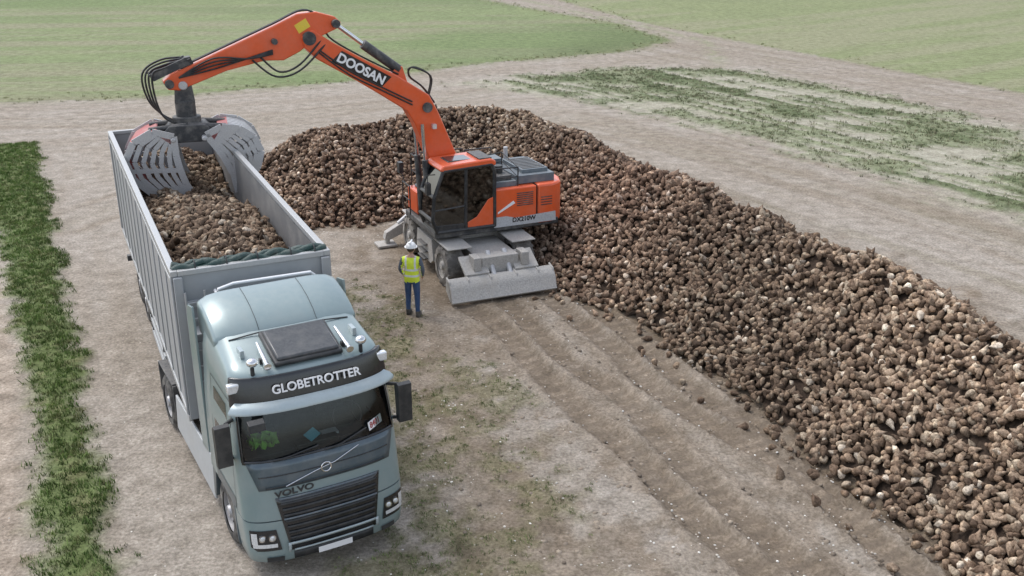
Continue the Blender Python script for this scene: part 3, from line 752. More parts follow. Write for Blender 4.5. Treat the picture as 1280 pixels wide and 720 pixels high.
for yy in (9.8,11.1,12.4):
    for sx in (-1,1):
        n=12
        pts=[( -.1+sx*1.0,yy+.60*math.cos(t),.52+.60*math.sin(t)) for t in np.linspace(.15*PI,.85*PI,n)]
        VV=[(p[0]-.2,p[1],p[2]) for p in pts]+[(p[0]+.2,p[1],p[2]) for p in pts]
        mb.add(VV,[(i,i+1,n+i+1,n+i) for i in range(n-1)],chas)
mb.box(x0,x1,14.3,14.45,.5,.65,chas); mb.box(-.1-.5,.4,7.4,8.4,.5,.95,chas)
mb.build('trailer_chassis',TR,bevel=.01)
mb=MB()
mb.box(x0,x0+.14,y0-.08,y0-.002,zb,zt-.01,tgrey); mb.box(x1-.14,x1,y0-.08,y0-.002,zb,zt-.01,tgrey)
mb.box(x0+.14,x1-.14,y0-.06,y0-.002,2.55,2.68,tgrey); mb.box(x0+.14,x1-.14,y0-.06,y0-.002,3.3,3.42,tgrey)
for xx in (-.6,.0,.5): mb.box(xx,xx+.08,y0-.05,y0-.003,1.4,2.548,tgrey)
mb.cyl((-.1,y0-.2,1.2),(-.1,y0-.2,3.4),.11,steel)
mb.box(x0+.2,x1-.1,y0-.45,y0-.09,2.95,2.99,rimg)
mb.build('front_wall_frame',TR,bevel=.01)
mb=MB()
rz=3.66
mb.tube([(-.75,y0-.1,rz-.1),(-.75,y0-.38,rz-.1),(-.74,y0-.40,rz+.02),(-.5,y0-.40,rz+.08),(.75,y0-.40,rz+.08),(.85,y0-.38,rz-.02),(.85,y0-.1,rz-.1)],.026,white,8)
mb.tube([(-.75,y0-.40,3.35),(.85,y0-.40,3.35)],.018,rimg)
for xx in (-.75,.0,.85): mb.tube([(xx,y0-.40,2.98),(xx,y0-.40,rz)],.018,rimg)
for xx in (-1.22,-.92): mb.tube([(xx,y0-.12,1.3),(xx,y0-.14,3.6)],.02,rimg)
for i in range(8): mb.tube([(-1.22,y0-.13,1.45+i*.28),(-.92,y0-.13,1.45+i*.28)],.015,rimg)
mb.build('handrail_and_ladder',TR)
mb=MB()
for k_ in range(3):
    pts=[(x0+.02+(x1-x0-.04)*i/30,y0+.10+.06*k_+.025*math.sin(i*1.3+k_),zt+.07+.04*math.sin(i*.9+k_*2)+.03*(k_==1)) for i in range(31)]
    mb.tube(pts,.060,tarp,8)
for xx in (-1.0,-.5,.0,.55,.95): mb.tube([(xx,y0+.02+.11*math.cos(t)+.1,zt+.09+.10*math.sin(t)) for t in np.linspace(0,2*PI,12)],.012,hose,5)
mb.build('rolled_tarp',TR,angle=60)
def loadh(a,b_):
    e_=np.minimum(a-(x0+.05),(x1-.05)-a)
    return 3.05+.28*sm(e_,0,1.0)+.12*np.exp(-((b_-7.5)/1.8)**2)-.35*np.exp(-((b_-11.0)/1.6)**2)+(fbm(a*1.3,b_*1.3,3,131)-.5)*.40-.30*sm(5-b_,0,1.5)
V0,F0=heightmesh(loadh,x0+.05,x1,y0+.06,y1,.12,lambda h:h>0,drop=.10)
V0[:,0]=np.clip(V0[:,0],x0+.06,x1-.06);V0[:,1]=np.clip(V0[:,1],y0+.06,y1-.06)
parts=[(V0,F0,np.tile([.05,.035,.025],(len(V0),1)))]
n=3600; a=RS.uniform(x0+.13,x1-.13,n); b_=RS.uniform(y0+.16,y1-.16,n)
P=np.stack([a,b_,loadh(a,b_)+RS.uniform(-.08,.04,n)],1)
parts.append(scatter(BH,P,randrot(n),RS.uniform(.055,.088,n),beetcol(n)*.95))
join_scatter('beet_load',parts,bmat,TR)
# ------------------------------------------------------------------ EXCAVATOR
EX=empty('material_handler_excavator',(-1.15,26.6,0),0)
UC=empty('undercarriage',(-.12,0,0),math.radians(23),EX)
UP=empty('upper_structure',(0,0,0),math.radians(204),EX)
mtyre=M('muddy_tyre',(.12,.11,.10),.9,0,.8,4,bump=.6,updust=.5)
mb=MB()
for sx in (-1,1):
    for yy in (-1.4,1.4): wheel(mb,sx*.98,yy,.54,.54,.50,mtyre,mudsteel,sx,lugs=16)
mb.build('wheels',UC)
mb=MB()
mb.box(-.55,.55,-2.2,2.2,.55,.95,mudsteel); mb.box(-.7,.7,-.7,.7,.9,1.08,mudsteel); mb.cyl((0,0,1.05),(0,0,1.24),.62,dgrey,seg=32)
for yy in (-1.4,1.4): mb.cyl((-.9,yy,.54),(.9,yy,.54),.16,mudsteel)
for sx in (-1,1):
    mb.prism([(-.72,.45),(-.6,1.0),(.6,1.0),(.72,.45),(.5,.3),(-.5,.3)],'x',*sorted((sx*.58,sx*1.2)),mudsteel)
    for k_ in range(3): mb.box(*sorted((sx*1.2,sx*1.32)),-.28,.28,.35+.2*k_,.38+.2*k_,dgrey)
    mb.box(*sorted((sx*.55,sx*1.22)),-1.95,-.83,1.10,1.14,mudsteel)
    mb.box(*sorted((sx*.55,sx*1.22)),.83,1.95,1.10,1.14,mudsteel)
mb.box(-.5,.5,-2.5,-2.1,.5,1.0,mudsteel); mb.box(-.5,.5,2.1,2.45,.5,.95,mudsteel)
mb.build('chassis_frame',UC,bevel=.025)
mb=MB()
bl=[(-2.62,.62),(-2.78,.58),(-2.92,.42),(-3.0,.16),(-3.05,.12),(-2.98,.06),(-2.88,.14),(-2.80,.36),(-2.66,.50)]
mb.prism(bl,'x',-1.50,1.36,mudsteel)
for xx in (-1.50,-1.0,-.4,.3,.9,1.31): mb.prism([(-2.55,.66),(-2.80,.60),(-3.02,.10),(-2.85,.10),(-2.55,.3)],'x',xx,xx+.05,mudsteel)
mb.prism([(-2.62,.58),(-2.1,.9),(-2.1,.98),(-2.66,.66)],'x',-1.0,-.35,mudsteel); mb.prism([(-2.62,.58),(-2.1,.9),(-2.1,.98),(-2.66,.66)],'x',.35,1.0,mudsteel)
for sx in (-.45,.45):
    mb.prism([(-2.7,.2),(-2.7,.42),(-1.9,.75),(-1.9,.5)],'x',sx-.08,sx+.08,mudsteel)
    mb.cyl((sx*.5,-2.15,1.05),(sx*.5,-2.7,.50),.07,steel)
mb.box(-.75,-.55,-2.6,-2.2,.7,1.05,mudsteel); mb.box(.55,.75,-2.6,-2.2,.7,1.05,mudsteel)
mb.build('dozer_blade',UC,bevel=.015)
mb=MB()
for sx in (-1,1):
    mb.prism([(sx*.35,.95),(sx*.45,1.05),(sx*1.65,.42),(sx*1.7,.22),(sx*1.55,.2),(sx*.35,.65)],'y',2.15,2.38,mudsteel)
    mb.cyl((sx*.4,2.27,1.25),(sx*1.25,2.27,.62),.07,steel); mb.box(sx*1.65-.28,sx*1.65+.28,2.0,2.52,.02,.09,mudsteel); mb.box(sx*1.6-.06,sx*1.6+.06,2.17,2.36,.09,.3,mudsteel)
    mb.box(sx*.35-.12,sx*.35+.12,2.1,2.4,.9,1.35,mudsteel)
mb.build('outriggers',UC,bevel=.015)
mb=MB()
mb.box(-2.1,1.45,-1.2,1.2,1.22,1.40,dgrey); mb.build('slew_platform',UP,bevel=.03)
mb=MB()
pln=[(-1.45,-1.24),(-1.9,-1.24),(-2.2,-1.1),(-2.36,-.7),(-2.42,0),(-2.36,.7),(-2.2,1.1),(-1.9,1.24),(-1.45,1.24)]
mb.prism(pln,'z',1.30,2.38,orange); mb.build('counterweight',UP,bevel=.07,segs=3,angle=50)
mb=MB()
mb.box(-1.43,-.22,.30,1.235,1.42,2.36,orange); mb.box(-1.43,-.3,-1.235,-.35,1.42,2.34,orange)
mb.box(-.28,1.35,-1.235,-.45,1.42,2.05,orange); mb.box(-.2,1.2,-1.1,-.55,2.05,2.12,exgrey)
mb.build('body_panels',UP,bevel=.05,segs=3)
mb=MB()
mb.prism([(-2.0,1.34),(-.20,1.34),(.0,1.62),(-.55,1.62),(-.8,1.55),(-1.98,1.60)],'y',1.243,1.252,lgrey)
for i in range(7): mb.box(-1.32,-.85,1.236,1.246,1.86+i*.055,1.885+i*.055,dgrey)
for i in range(4): mb.box(-1.88,-1.55,1.238,1.248,1.80+i*.07,1.825+i*.07,dgrey)
mb.box(-1.44,-1.43,1.0,1.244,1.42,2.37,black)
mb.prism([(-.75,2.02),(-.3,1.75),(-.3,1.70),(-.80,1.95)],'y',1.236,1.244,white)
mb.build('side_decals',UP)
text('model_decal','DX210W',.17,mcols((-1,0,0),0,(0,1,0),(-1.05,1.256,1.49)),gloss,UP,.004)
mb=MB()
mb.box(-2.05,-.95,-.95,1.0,2.38,2.60,exgrey); mb.box(-1.95,-1.2,-.5,.8,2.60,2.70,exgrey); mb.box(-.93,-.3,-.95,1.05,2.36,2.50,exgrey)
mb.box(-.85,-.4,.1,.9,2.5,2.62,dgrey); mb.box(-1.1,-.5,-.9,-.3,2.5,2.78,exgrey)
for i in range(8): mb.box(-1.9,-1.25,-.4+i*.15,-.33+i*.15,2.70,2.715,dgrey)
mb.cyl((-1.35,-.65,2.6),(-1.35,-.65,3.0),.06,steel); mb.cyl((-.62,.5,2.6),(-.62,.5,2.82),.13,black)
mb.build('engine_hood',UP,bevel=.03)
mb=MB()
def rail(pts,h,r=.018,mid=True):
    for i in range(len(pts)): mb.tube([pts[i],(pts[i][0],pts[i][1],pts[i][2]+h)],r,black,6)
    mb.tube([(p[0],p[1],p[2]+h) for p in pts],r,black,6)
    if mid: mb.tube([(p[0],p[1],p[2]+h*.5) for p in pts],r*.8,black,6)
rail([(-.35,1.0,2.36),(-.95,1.08,2.36),(-1.0,-.1,2.5),(-.35,-.1,2.45)],.5); rail([(-.25,-1.15,2.05),(.5,-1.15,2.05),(1.25,-1.15,2.05),(1.25,-.6,2.05)],.9); rail([(-1.1,-1.1,2.36),(-.3,-1.1,2.36)],.55)
rail([(1.5,-1.2,1.4),(1.5,-.6,1.4)],.8)
mb.tube([(1.35,1.05,2.9),(1.6,1.2,2.95),(1.62,1.22,2.7)],.014,black,6); mb.box(1.55,1.66,1.12,1.3,2.45,2.75,black)
mb.tube([(1.4,-1.2,2.05),(1.5,-1.35,2.5)],.014,black,6); mb.box(1.44,1.56,-1.45,-1.25,2.4,2.7,black)
mb.build('railings_and_mirrors',UP)
cx0,cx1,cy0,cy1=-.2,1.42,.28,1.26
cp=[(-.2,1.42),(1.40,1.42),(1.52,1.75),(1.46,2.35),(1.20,3.02),(-.12,3.08),(-.2,2.9)]
mb=MB()
for yy in (cy0,cy1):
    for a,b_ in zip(cp,cp[1:]+cp[:1]):
        mb.tube([(a[0],yy,a[1]),(b_[0],yy,b_[1])],.05,frameb,8)
    mb.tube([(.62,yy,1.42),(.58,yy,3.05)],.045,frameb,8)
    if yy==cy1: mb.tube([(.6,yy,2.05),(1.5,yy,2.0)],.02,frameb,8)
for a in cp: mb.tube([(a[0],cy0,a[1]),(a[0],cy1,a[1])],.05,frameb,8)
mb.build('cab_frame',UP)
mb=MB()
mb.prism([(-.24,3.04),(1.22,2.98),(1.30,3.05),(1.2,3.16),(-.1,3.22),(-.24,3.16)],'y',cy0-.04,cy1+.04,orange)
mb.build('cab_roof',UP,bevel=.04,segs=3)
mb=MB(); mb.box(.35,.95,.5,1.0,3.17,3.20,gloss); mb.box(.32,.98,.47,1.03,3.13,3.185,dgrey); mb.box(-.15,.2,.35,1.2,3.2,3.24,dgrey); mb.build('roof_window',UP)
mb=MB()
mb.prism([(-.16,1.44),(.56,1.44),(.56,1.60),(.30,1.72),(-.02,2.15),(-.16,2.2)],'y',cy1-.02,cy1+.012,orange)
mb.prism([(.62,1.44),(1.36,1.44),(1.42,1.6),(.62,1.58)],'y',cy1-.02,cy1+.012,frameb)
mb.prism([(-.16,1.44),(1.36,1.44),(1.42,1.6),(-.16,1.9)],'y',cy0-.01,cy0+.01,frameb)
mb.box(-.21,-.17,cy0,cy1,1.44,2.1,frameb)
mb.prism([(cy0+.04,1.44),(cy1-.04,1.44),(cy1-.04,1.62),(cy0+.04,1.62)],'x',1.40,1.43,frameb)
mb.build('cab_lower_panels',UP,bevel=.01)
mb=MB()
for yy in (cy0,cy1): mb.add([(p[0],yy,p[1]) for p in cp],[tuple(range(7))],glassd)
for i in (1,2,3,5,6):
    a=cp[i];b_=cp[(i+1)%7]; mb.add([(a[0],cy0,a[1]),(a[0],cy1,a[1]),(b_[0],cy1,b_[1]),(b_[0],cy0,b_[1])],[(0,1,2,3)],glassd)
mb.build('cab_glazing',UP,fix=False)
opj=M('operator_jacket',(.05,.06,.09),.9); skinm=M('skin',(.5,.3,.22),.6,0,0)
mb=MB()
mb.box(.0,.55,.5,1.05,1.55,1.85,seatm); mb.box(-.05,.12,.5,1.05,1.8,2.5,seatm); mb.box(-.15,1.4,.32,1.2,1.42,1.46,dgrey); mb.box(.9,1.2,.6,.95,1.46,2.0,dgrey)
mb.sph((.28,.78,2.1),.22,opj,(.7,1,1.3)); mb.sph((.3,.78,2.55),.11,skinm,(1,.85,1.15)); mb.cyl((.3,.82,1.86),(.75,.9,1.84),.09,seatm); mb.cyl((.3,.66,1.86),(.75,.66,1.84),.09,seatm)
mb.tube([(.3,.98,2.3),(.45,1.05,2.0),(.7,1.0,1.98)],.05,opj,8); mb.tube([(.3,.58,2.3),(.45,.5,2.0),(.7,.55,1.98)],.05,opj,8)
mb.tube([(.95+.06*math.sin(t),.78+.17*math.cos(t),2.02+.1*math.sin(t)) for t in np.linspace(0,2*PI,16)],.015,black,6)
mb.build('cab_interior_and_operator',UP,bevel=.02)
BW=.23
boomp=[(.05,1.75),(.05,2.3),(.48,3.3),(.90,4.32),(1.13,4.76),(1.95,5.30),(2.8,5.76),(3.6,6.24),(4.02,6.52),(4.30,6.38),(4.25,6.12),(3.95,5.82),(3.0,5.24),(2.45,4.88),(1.74,4.40),(1.54,4.05),(1.18,3.1),(.65,2.0),(.45,1.65)]
mb=MB(); mb.prism(boomp,'y',-BW-.05,BW-.05,orange); mb.build('boom',UP,bevel=.03)
armp=[(3.30,6.66),(3.45,6.80),(3.9,6.93),(4.35,6.90),(4.95,6.64),(6.2,6.14),(7.35,5.68),(7.55,5.52),(7.45,5.33),(7.2,5.30),(6.1,5.68),(5.2,5.86),(4.75,5.84),(4.35,6.02),(3.95,6.30),(3.40,6.52)]
mb=MB(); mb.prism(armp,'y',-.05-.17,-.05+.17,orange); mb.build('arm',UP,bevel=.025)
mb=MB()
yb=-.05
for p,r in (((4.12,6.33),.16),((1.2,4.45),.13),((.35,2.0),.16),((3.45,6.64),.10),((7.42,5.47),.10),((4.95,6.3),.07)):
    mb.cyl((p[0],yb-.29,p[1]),(p[0],yb+.29,p[1]),r,dgrey,seg=20)
for sy in (-1,1):
    y_=yb+sy*.32
    mb.cyl((1.25,y_,1.55),(1.33,y_,3.1),.085,dgrey); mb.cyl((1.33,y_,3.1),(1.38,y_,4.05),.045,chrome)
mb.cyl((1.85,yb,5.42),(2.75,yb,6.10),.12,dgrey,seg=18); mb.cyl((2.75,yb,6.10),(3.42,yb,6.62),.055,chrome); mb.prism([(1.65,5.05),(1.78,5.5),(1.95,5.5),(2.1,5.3)],'y',yb-.1,yb+.1,orange)
mb.prism([(6.8,5.8),(6.88,6.05),(7.0,6.03),(7.15,5.7)],'y',yb-.12,yb+.12,dgrey); mb.prism([(7.0,6.05),(6.9,5.9),(7.75,5.55),(7.85,5.7)],'y',yb-.2,yb-.15,dgrey); mb.prism([(7.0,6.05),(6.9,5.9),(7.75,5.55),(7.85,5.7)],'y',yb+.15,yb+.2,dgrey)
mb.build('hydraulic_cylinders_and_pins',UP)
mb=MB()
for k_ in range(4):
    o=yb-.12+.08*k_
    mb.tube([(.9,o,4.5),(1.2,o,4.92),(1.55,o,5.22),(1.45+.08*k_,o+.05,5.45),(1.0,o+.05,5.2),(1.05,o,4.7)] if k_<2 else [(1.9,o,5.32),(2.8,o,5.80),(3.6,o,6.32),(3.75,o,6.75),(4.2,o,6.98),(4.95,o,6.69),(6.2,o,6.19),(7.2,o,5.79)],.022,hose,6,5)
for k_ in range(2): mb.tube([(1.6,BW-.03,4.55+.08*k_),(2.4,BW-.03,4.98+.08*k_),(3.2,BW-.03,5.42+.09*k_),(3.9,BW-.03,5.98+.07*k_)],.020,hose,6,5)
for k_ in range(4):
    o=yb-.18+.12*k_
    mb.tube([(5.0,yb+.20,6.1-.03*k_),(5.6,yb+.24+.02*k_,5.95),(6.4,yb+.23,5.75+.08*k_),(7.2,yb+.22,5.6)],.020,hose,6,6)
    mb.tube([(6.9,o,6.0),(7.5,o,5.98-.05*k_),(7.95-.06*k_,o+.05,5.7),(7.9-.05*k_,o,5.1),(7.6,o,4.7),(7.25,o,4.5)],.024,hose,6,6)
mb.tube([(3.8,yb+.2,6.3),(4.4,yb+.32,5.75),(4.9,yb+.30,5.6),(5.3,yb+.22,5.95)],.024,hose,6,6)
mb.tube([(3.7,yb+.2,6.2),(4.4,yb+.35,5.62),(5.0,yb+.32,5.5),(5.5,yb+.22,5.9)],.024,hose,6,6)
mb.build('hydraulic_hoses',UP,angle=80)
bd=Vector((3.6-1.95,0,6.22-5.26)).normalized()
mid_=Vector((2.88,BW-.05+.004,5.52))
mb=MB(); Xd=-bd; Yd=Vector((0,1,0)).cross(Xd)
V=[mid_+Xd*a+Yd*c_ for a,c_ in ((-.76,-.17),(.66,-.17),(.78,.18),(-.64,.18))]; mb.add(V+[v+Vector((0,.004,0)) for v in V],[(3,2,1,0),(4,5,6,7),(0,1,5,4),(1,2,6,5),(2,3,7,6),(3,0,4,7)],gloss); mb.build('boom_nameplate',UP)
text('boom_lettering','DOOSAN',.31,mcols(Xd,0,(0,1,0),mid_+Vector((0,.008,0))),white,UP,.010,sx=1.0)
mb=MB()
mb.box(-.16,.16,0,.004,-.11,.11,yel,Matrix.Rotation(.5,3,'Y'),(4.25,yb+.172,6.62)); mb.build('warning_sticker',UP)
mb=MB(); mb.box(1.0,1.1,yb+.24,yb+.36,3.9,4.02,lampg); mb.build('boom_lamp',UP)
# grapple
GX,GZ=7.10,4.38
GR=empty('beet_grapple',(GX,yb,GZ),math.radians(-204+17),UP); GR.scale=(1.16,1.05,1.12)
mb=MB()
mb.prism([(-.16,.95),(.16,.95),(.2,.55),(-.2,.55)],'y',-.14,.14,dgrey); mb.cyl((0,-.2,.92),(0,.2,.92),.09,steel); mb.cyl((0,0,.25),(0,0,.6),.2,dgrey,seg=20); mb.cyl((0,0,.1),(0,0,.27),.28,dgrey,seg=24)
mb.prism([(-.35,.14),(.35,.14),(.5,-.02),(.42,-.22),(-.42,-.22),(-.5,-.02)],'y',-.42,.42,dgrey)
for sy in (-.3,.3):
    mb.cyl((-.75,sy,.06),(.0,sy,.12),.06,dgrey); mb.cyl((.75,sy,.06),(.0,sy,.12),.06,dgrey)
mb.cyl((-.3,-.62,-.12),(-.3,.62,-.12),.05,steel); mb.cyl((.3,-.62,-.12),(.3,.62,-.12),.05,steel)
mb.build('grapple_head',GR,bevel=.02)
def shell(sg,name,rim,tip,hinge):
    """one clam shell: two slotted side cheeks joined by a back plate and tines"""
    W=.58
    mb=MB()
    inner=[hinge,hinge.lerp(tip,.35)+Vector((sg*.10,0)),hinge.lerp(tip,.7)+Vector((sg*.10,0)),tip]
    outer=[hinge]+rim+[tip]
    def al(L,t):
        ds=[0]
        for a,b_ in zip(L[:-1],L[1:]): ds.append(ds[-1]+(b_-a).length)
        s_=t*ds[-1]
        for i in range(len(L)-1):
            if s_<=ds[i+1]+1e-9: return L[i].lerp(L[i+1],(s_-ds[i])/max(1e-9,ds[i+1]-ds[i]))
        return L[-1]
    nb=6
    def rib(a_,b_,yy,wd,mt=steel):
        d=(b_-a_).normalized(); nrm=Vector((-d.y,d.x))*wd
        q=[a_+nrm,a_-nrm,b_-nrm,b_+nrm]
        V=[(p.x,yy+.022,p.y) for p in q]+[(p.x,yy-.022,p.y) for p in q]
        mb.add(V,[(0,1,2,3),(7,6,5,4),(0,4,5,1),(1,5,6,2),(2,6,7,3),(3,7,4,0)],mt)
    for yy in (-W,W):
        for j in range(nb+1):
            f=j/nb; n_=7
            pts=[al(inner,q/n_).lerp(al(outer,q/n_),f) for q in range(n_+1)]
            wd=.065 if j in (0,nb) else .044
            for a_,b_ in zip(pts[(0 if j in (0,nb) else 1):-1],pts[(1 if j in (0,nb) else 2):]): rib(a_,b_,yy+(.0 if j%2 else .002),wd)
        for t in (.10,.5,.88):
            rib(al(inner,t),al(outer,t),yy+.004,.045)
        for t0,t1 in ((0,.14),(.86,1.0)):
            q=[al(inner,t0),al(inner,t1),al(outer,t1),al(outer,t0)]
            V=[(p.x,yy+.018,p.y) for p in q]+[(p.x,yy-.018,p.y) for p in q]
            mb.add(V,[(0,1,2,3),(7,6,5,4),(0,4,5,1),(1,5,6,2),(2,6,7,3),(3,7,4,0)],red if t0==0 else steel)
    mb.build(name+'_cheeks',GR)
    mb=MB()
    bk=[al(outer,t) for t in np.linspace(.12,.97,12)]
    def strip(pts,y0_,y1_,mt,th=.03):
        V=[];F=[]
        for p in pts:
            V+=[(p.x,y0_,p.y),(p.x,y1_,p.y),(p.x-sg*th,y0_,p.y-th*.4),(p.x-sg*th,y1_,p.y-th*.4)]
        for i in range(len(pts)-1):
            a=i*4;b_=a+4
            F+=[(a,a+1,b_+1,b_),(a+2,b_+2,b_+3,a+3),(a,b_,b_+2,a+2),(a+1,a+3,b_+3,b_+1)]
        F+=[(0,2,3,1),(len(V)-4,len(V)-3,len(V)-1,len(V)-2)]
        mb.add(V,F,mt)
    if sg<0: strip(bk[:6],-W+.03,W-.03,red)
    else: strip(bk[:2],-W+.03,W-.03,red); strip(bk[5:7],-W+.03,W-.03,steel)
    n_t=7
    for i in range(n_t):
        c_=-W+(2*W)*(i+.5)/n_t; strip(bk[(5 if sg<0 else 1):],c_-.05,c_+.05,red if sg<0 else steel,.05)
    strip(bk[9:11],-W+.03,W-.03,steel,.06)
    mb.build(name+'_back',GR)
v2=lambda *a:Vector(a)
shell(1,'shell_right',[v2(.70,.12),v2(1.10,.02),v2(1.36,-.25),v2(1.40,-.55),v2(1.22,-.95)],v2(.85,-1.32),v2(.34,-.05))
shell(-1,'shell_left',[v2(-.62,.10),v2(-1.0,-.05),v2(-1.25,-.40),v2(-1.22,-.80),v2(-.85,-1.20)],v2(.02,-1.42),v2(-.28,-.05))
# ------------------------------------------------------------------ WORKER
def skin(vs,es,rad,root,sub=2):
    me=bpy.data.meshes.new('s'); me.from_pydata(vs,es,[]); ob=bpy.data.objects.new('s',me); S.collection.objects.link(ob)
    md=ob.modifiers.new('sk','SKIN'); md.use_smooth_shade=True
    for i,r in enumerate(rad):
        sv=me.skin_vertices[0].data[i]; sv.radius=(r,r) if not isinstance(r,tuple) else r; sv.use_root=(i==root)
    s=ob.modifiers.new('sb','SUBSURF'); s.levels=sub; s.render_levels=sub
    bpy.context.view_layer.update()
    dg=bpy.context.evaluated_depsgraph_get(); m2=bpy.data.meshes.new_from_object(ob.evaluated_get(dg)); bpy.data.objects.remove(ob)
    return m2
vm,nt,b=newmat('hivis_vest')
tc=N(nt,'ShaderNodeTexCoord'); sx_n=N(nt,'ShaderNodeSeparateXYZ'); nt.links.new(tc.outputs['Object'],sx_n.inputs[0])
zc=sx_n.outputs[2]; xc=sx_n.outputs[0]
def band(src,a,b_): return math_(nt,'MULTIPLY',math_(nt,'GREATER_THAN',src,a),math_(nt,'LESS_THAN',src,b_))
bb=math_(nt,'MAXIMUM',band(zc,1.02,1.07),band(zc,1.17,1.22)); ax=math_(nt,'ABSOLUTE',xc)
bb=math_(nt,'MAXIMUM',bb,math_(nt,'MULTIPLY',band(ax,.09,.135),math_(nt,'GREATER_THAN',zc,1.2)))
nn_=N(nt,'ShaderNodeTexNoise',Scale=9,Detail=4); nt.links.new(tc.outputs['Object'],nn_.inputs[0])
yc=mixc(nt,nn_.outputs[0],(.62,.76,.03),(.82,.95,.10)); cc=mixc(nt,bb,yc,(.72,.74,.74)); nt.links.new(cc,b.inputs['Base Color']); b.inputs['Roughness'].default_value=.7
bp=N(nt,'ShaderNodeBump',Strength=.7,Distance=.03); nt.links.new(nn_.outputs[0],bp.inputs['Height']); nt.links.new(bp.outputs[0],b.inputs['Normal'])
jeans=M('jeans',(.035,.075,.17),.9,0,.08,8,bump=.6); sleeve=M('jacket_sleeve',(.10,.12,.15),.9,0,.05,8,bump=.6); shoe=M('work_boots',(.04,.035,.03),.7,0,.3,6); helm=M('white_helmet',(.78,.78,.76),.35,0,.05,4,coat=.3,var=.02); hair=M('hair',(.06,.04,.025),.8,0,0)
WK=empty('construction_worker',(-2.40,22.8,0),math.radians(-8))
vs=[(0,0,.98),(0,0,1.10),(0,0,1.28),(0,-.01,1.44),(0,0,1.54),(0,.01,1.60),
    (-.10,0,.90),(-.115,.06,.52),(-.12,.02,.10),(.10,0,.90),(.125,-.03,.52),(.14,-.10,.10),
    (-.20,-.01,1.44),(-.28,-.02,1.18),(-.22,.14,.98),(.20,-.01,1.44),(.28,-.02,1.18),(.23,.13,.97),(-.12,.13,.05),(.15,.02,.05)]
es=[(0,1),(1,2),(2,3),(3,4),(4,5),(0,6),(6,7),(7,8),(0,9),(9,10),(10,11),(3,12),(12,13),(13,14),(3,15),(15,16),(16,17),(8,18),(11,19)]
rad=[(.175,.13),(.18,.13),(.195,.14),(.18,.13),.065,.06,.105,.075,.055,.105,.075,.055,.075,.055,.036,.075,.055,.036,.045,.045]
m2=skin(vs,es,rad,0)
m2.materials.clear()
for q in (vm,jeans,sleeve,skinm,shoe): m2.materials.append(q)
for p in m2.polygons:
    c_=p.center
    if c_.z>1.50 and abs(c_.x)<.1: k_=3
    elif c_.z<.10: k_=4
    elif abs(c_.x)>.205+.03*(c_.z<1.3): k_=2
    elif c_.z>.88 : k_=0
    else: k_=1
    if abs(c_.x)>.19 and c_.z<1.0 and c_.y>.09: k_=3
    p.material_index=k_
body=bpy.data.objects.new('body',m2); S.collection.objects.link(body); body.parent=WK
mb=MB()
mb.sph((0,.02,1.70),.105,skinm,(.80,.98,1.15),18,14)
mb.sph((0,-.005,1.72),.108,hair,(.83,.92,1.0),18,12,z0=-.75)
mb.sph((0,.015,1.745),.135,helm,(.92,1.12,.95),22,14,z0=.0); mb.cyl((0,.02,1.738),(0,.02,1.752),.155,helm,seg=26); mb.prism([(-.10,.15),(.10,.15),(.07,.22),(-.07,.22)],'z',1.738,1.750,helm)
mb.box(-.018,.018,-.13,.15,1.86,1.885,helm)
mb.prism([(.105,1.70),(.145,1.665),(.108,1.66)],'x',-.014,.014,skinm); mb.box(-.028,.028,.105,.118,1.625,1.637,red)
for sx in (-1,1):
    mb.sph((sx*.035,.108,1.70),.014,white); mb.sph((sx*.035,.118,1.70),.007,black); mb.sph((sx*.088,.01,1.69),.03,skinm,(.4,.8,1.1))
mb.build('head_and_helmet',WK,angle=60)
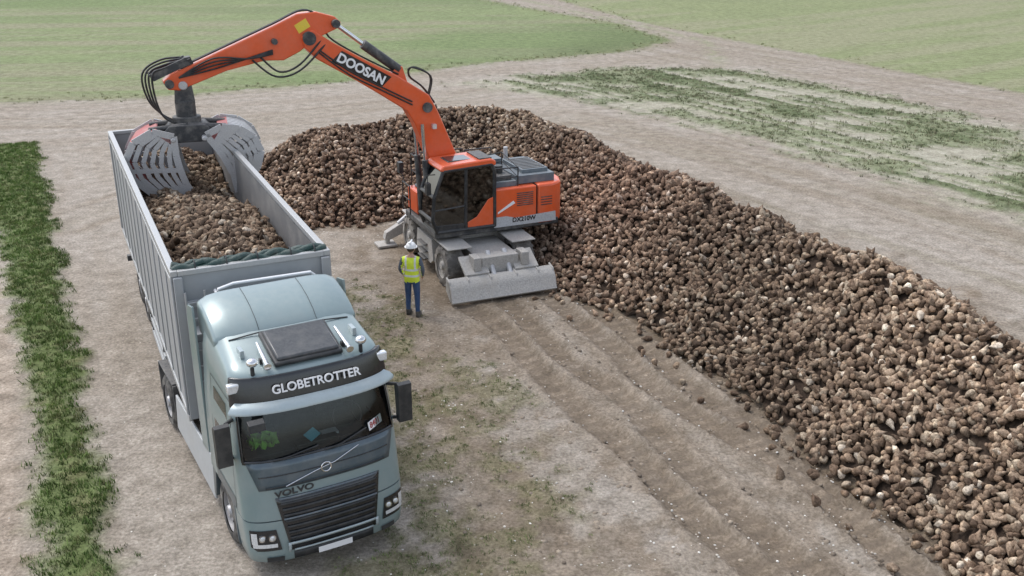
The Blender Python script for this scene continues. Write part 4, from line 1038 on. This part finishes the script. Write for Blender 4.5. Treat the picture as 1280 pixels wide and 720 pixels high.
for sx,name in ((-1,'hand_left'),(1,'hand_right')):
    w0=Vector((sx*.222,.135,.975)); d=Vector((-sx*.02,.45,-.85)).normalized(); sd=Vector((0,.88,.46))
    vs=[tuple(w0),tuple(w0+d*.05),tuple(w0+d*.085)]; es=[(0,1),(1,2)]; rad=[(.03,.02),(.038,.018),(.036,.016)]
    for i in range(4):
        b0=w0+d*.08+sd*(.028-.019*i); L=(.072,.08,.074,.058)[i]; o=len(vs)
        vs+=[tuple(b0),tuple(b0+d*L*.5+Vector((-sx*.006,0,0))),tuple(b0+d*L+Vector((-sx*.022,0,0)))]; es+=[(2,o),(o,o+1),(o+1,o+2)]; rad+=[.010,.009,.008]
    o=len(vs); b0=w0+d*.03+sd*.03; vs+=[tuple(b0),tuple(b0+d*.03+sd*.022),tuple(b0+d*.06+sd*.028)]; es+=[(1,o),(o,o+1),(o+1,o+2)]; rad+=[.012,.010,.009]
    m3=skin(vs,es,rad,0,1); m3.materials.clear(); m3.materials.append(skinm)
    ho=bpy.data.objects.new(name,m3); S.collection.objects.link(ho); ho.parent=WK
mb=MB()
for fx,fy in ((-.12,.06),(.145,-.06)):
    mb.prism([(fx-.05,fy-.09),(fx+.05,fy-.09),(fx+.055,fy+.12),(fx+.03,fy+.2),(fx-.03,fy+.2),(fx-.055,fy+.12)],'z',.0,.085,shoe); mb.cyl((fx,fy-.03,.05),(fx,fy-.03,.16),.06,shoe,seg=12)
mb.build('boots',WK,bevel=.025,segs=3)
# ------------------------------------------------------------------ light, sky, camera
W=bpy.data.worlds.new('World'); S.world=W; W.use_nodes=True; nt=W.node_tree; bg=nt.nodes['Background']
sky=nt.nodes.new('ShaderNodeTexSky'); sky.sky_type='NISHITA'; sky.sun_disc=False; sky.sun_elevation=math.radians(60); sky.sun_rotation=math.radians(-60); sky.air_density=1; sky.dust_density=2
hs=nt.nodes.new('ShaderNodeHueSaturation'); hs.inputs['Saturation'].default_value=.5; hs.inputs['Value'].default_value=1.95
nt.links.new(sky.outputs[0],hs.inputs['Color']); nt.links.new(hs.outputs[0],bg.inputs[0]); bg.inputs[1].default_value=.15
sl=bpy.data.lights.new('sun','SUN'); sl.energy=1.5; sl.angle=math.radians(18); sl.color=(1,.98,.96)
so_=bpy.data.objects.new('sun',sl); S.collection.objects.link(so_)
el,az=math.radians(60),math.radians(-60)
sd=Vector((math.sin(az)*math.cos(el),math.cos(az)*math.cos(el),math.sin(el)))
so_.rotation_euler=sd.to_track_quat('Z','Y').to_euler()
cam=bpy.data.cameras.new('camera'); cam.lens=1270/1280*36; cam.sensor_width=36; cam.clip_end=9000; cam.clip_start=.1
co=bpy.data.objects.new('camera',cam); S.collection.objects.link(co); co.location=(0,0,9.5); co.rotation_euler=(PI/2-math.atan(490/1270),0,0)
S.camera=co
S.view_settings.view_transform='Standard'; S.view_settings.look='None'; S.view_settings.exposure=0
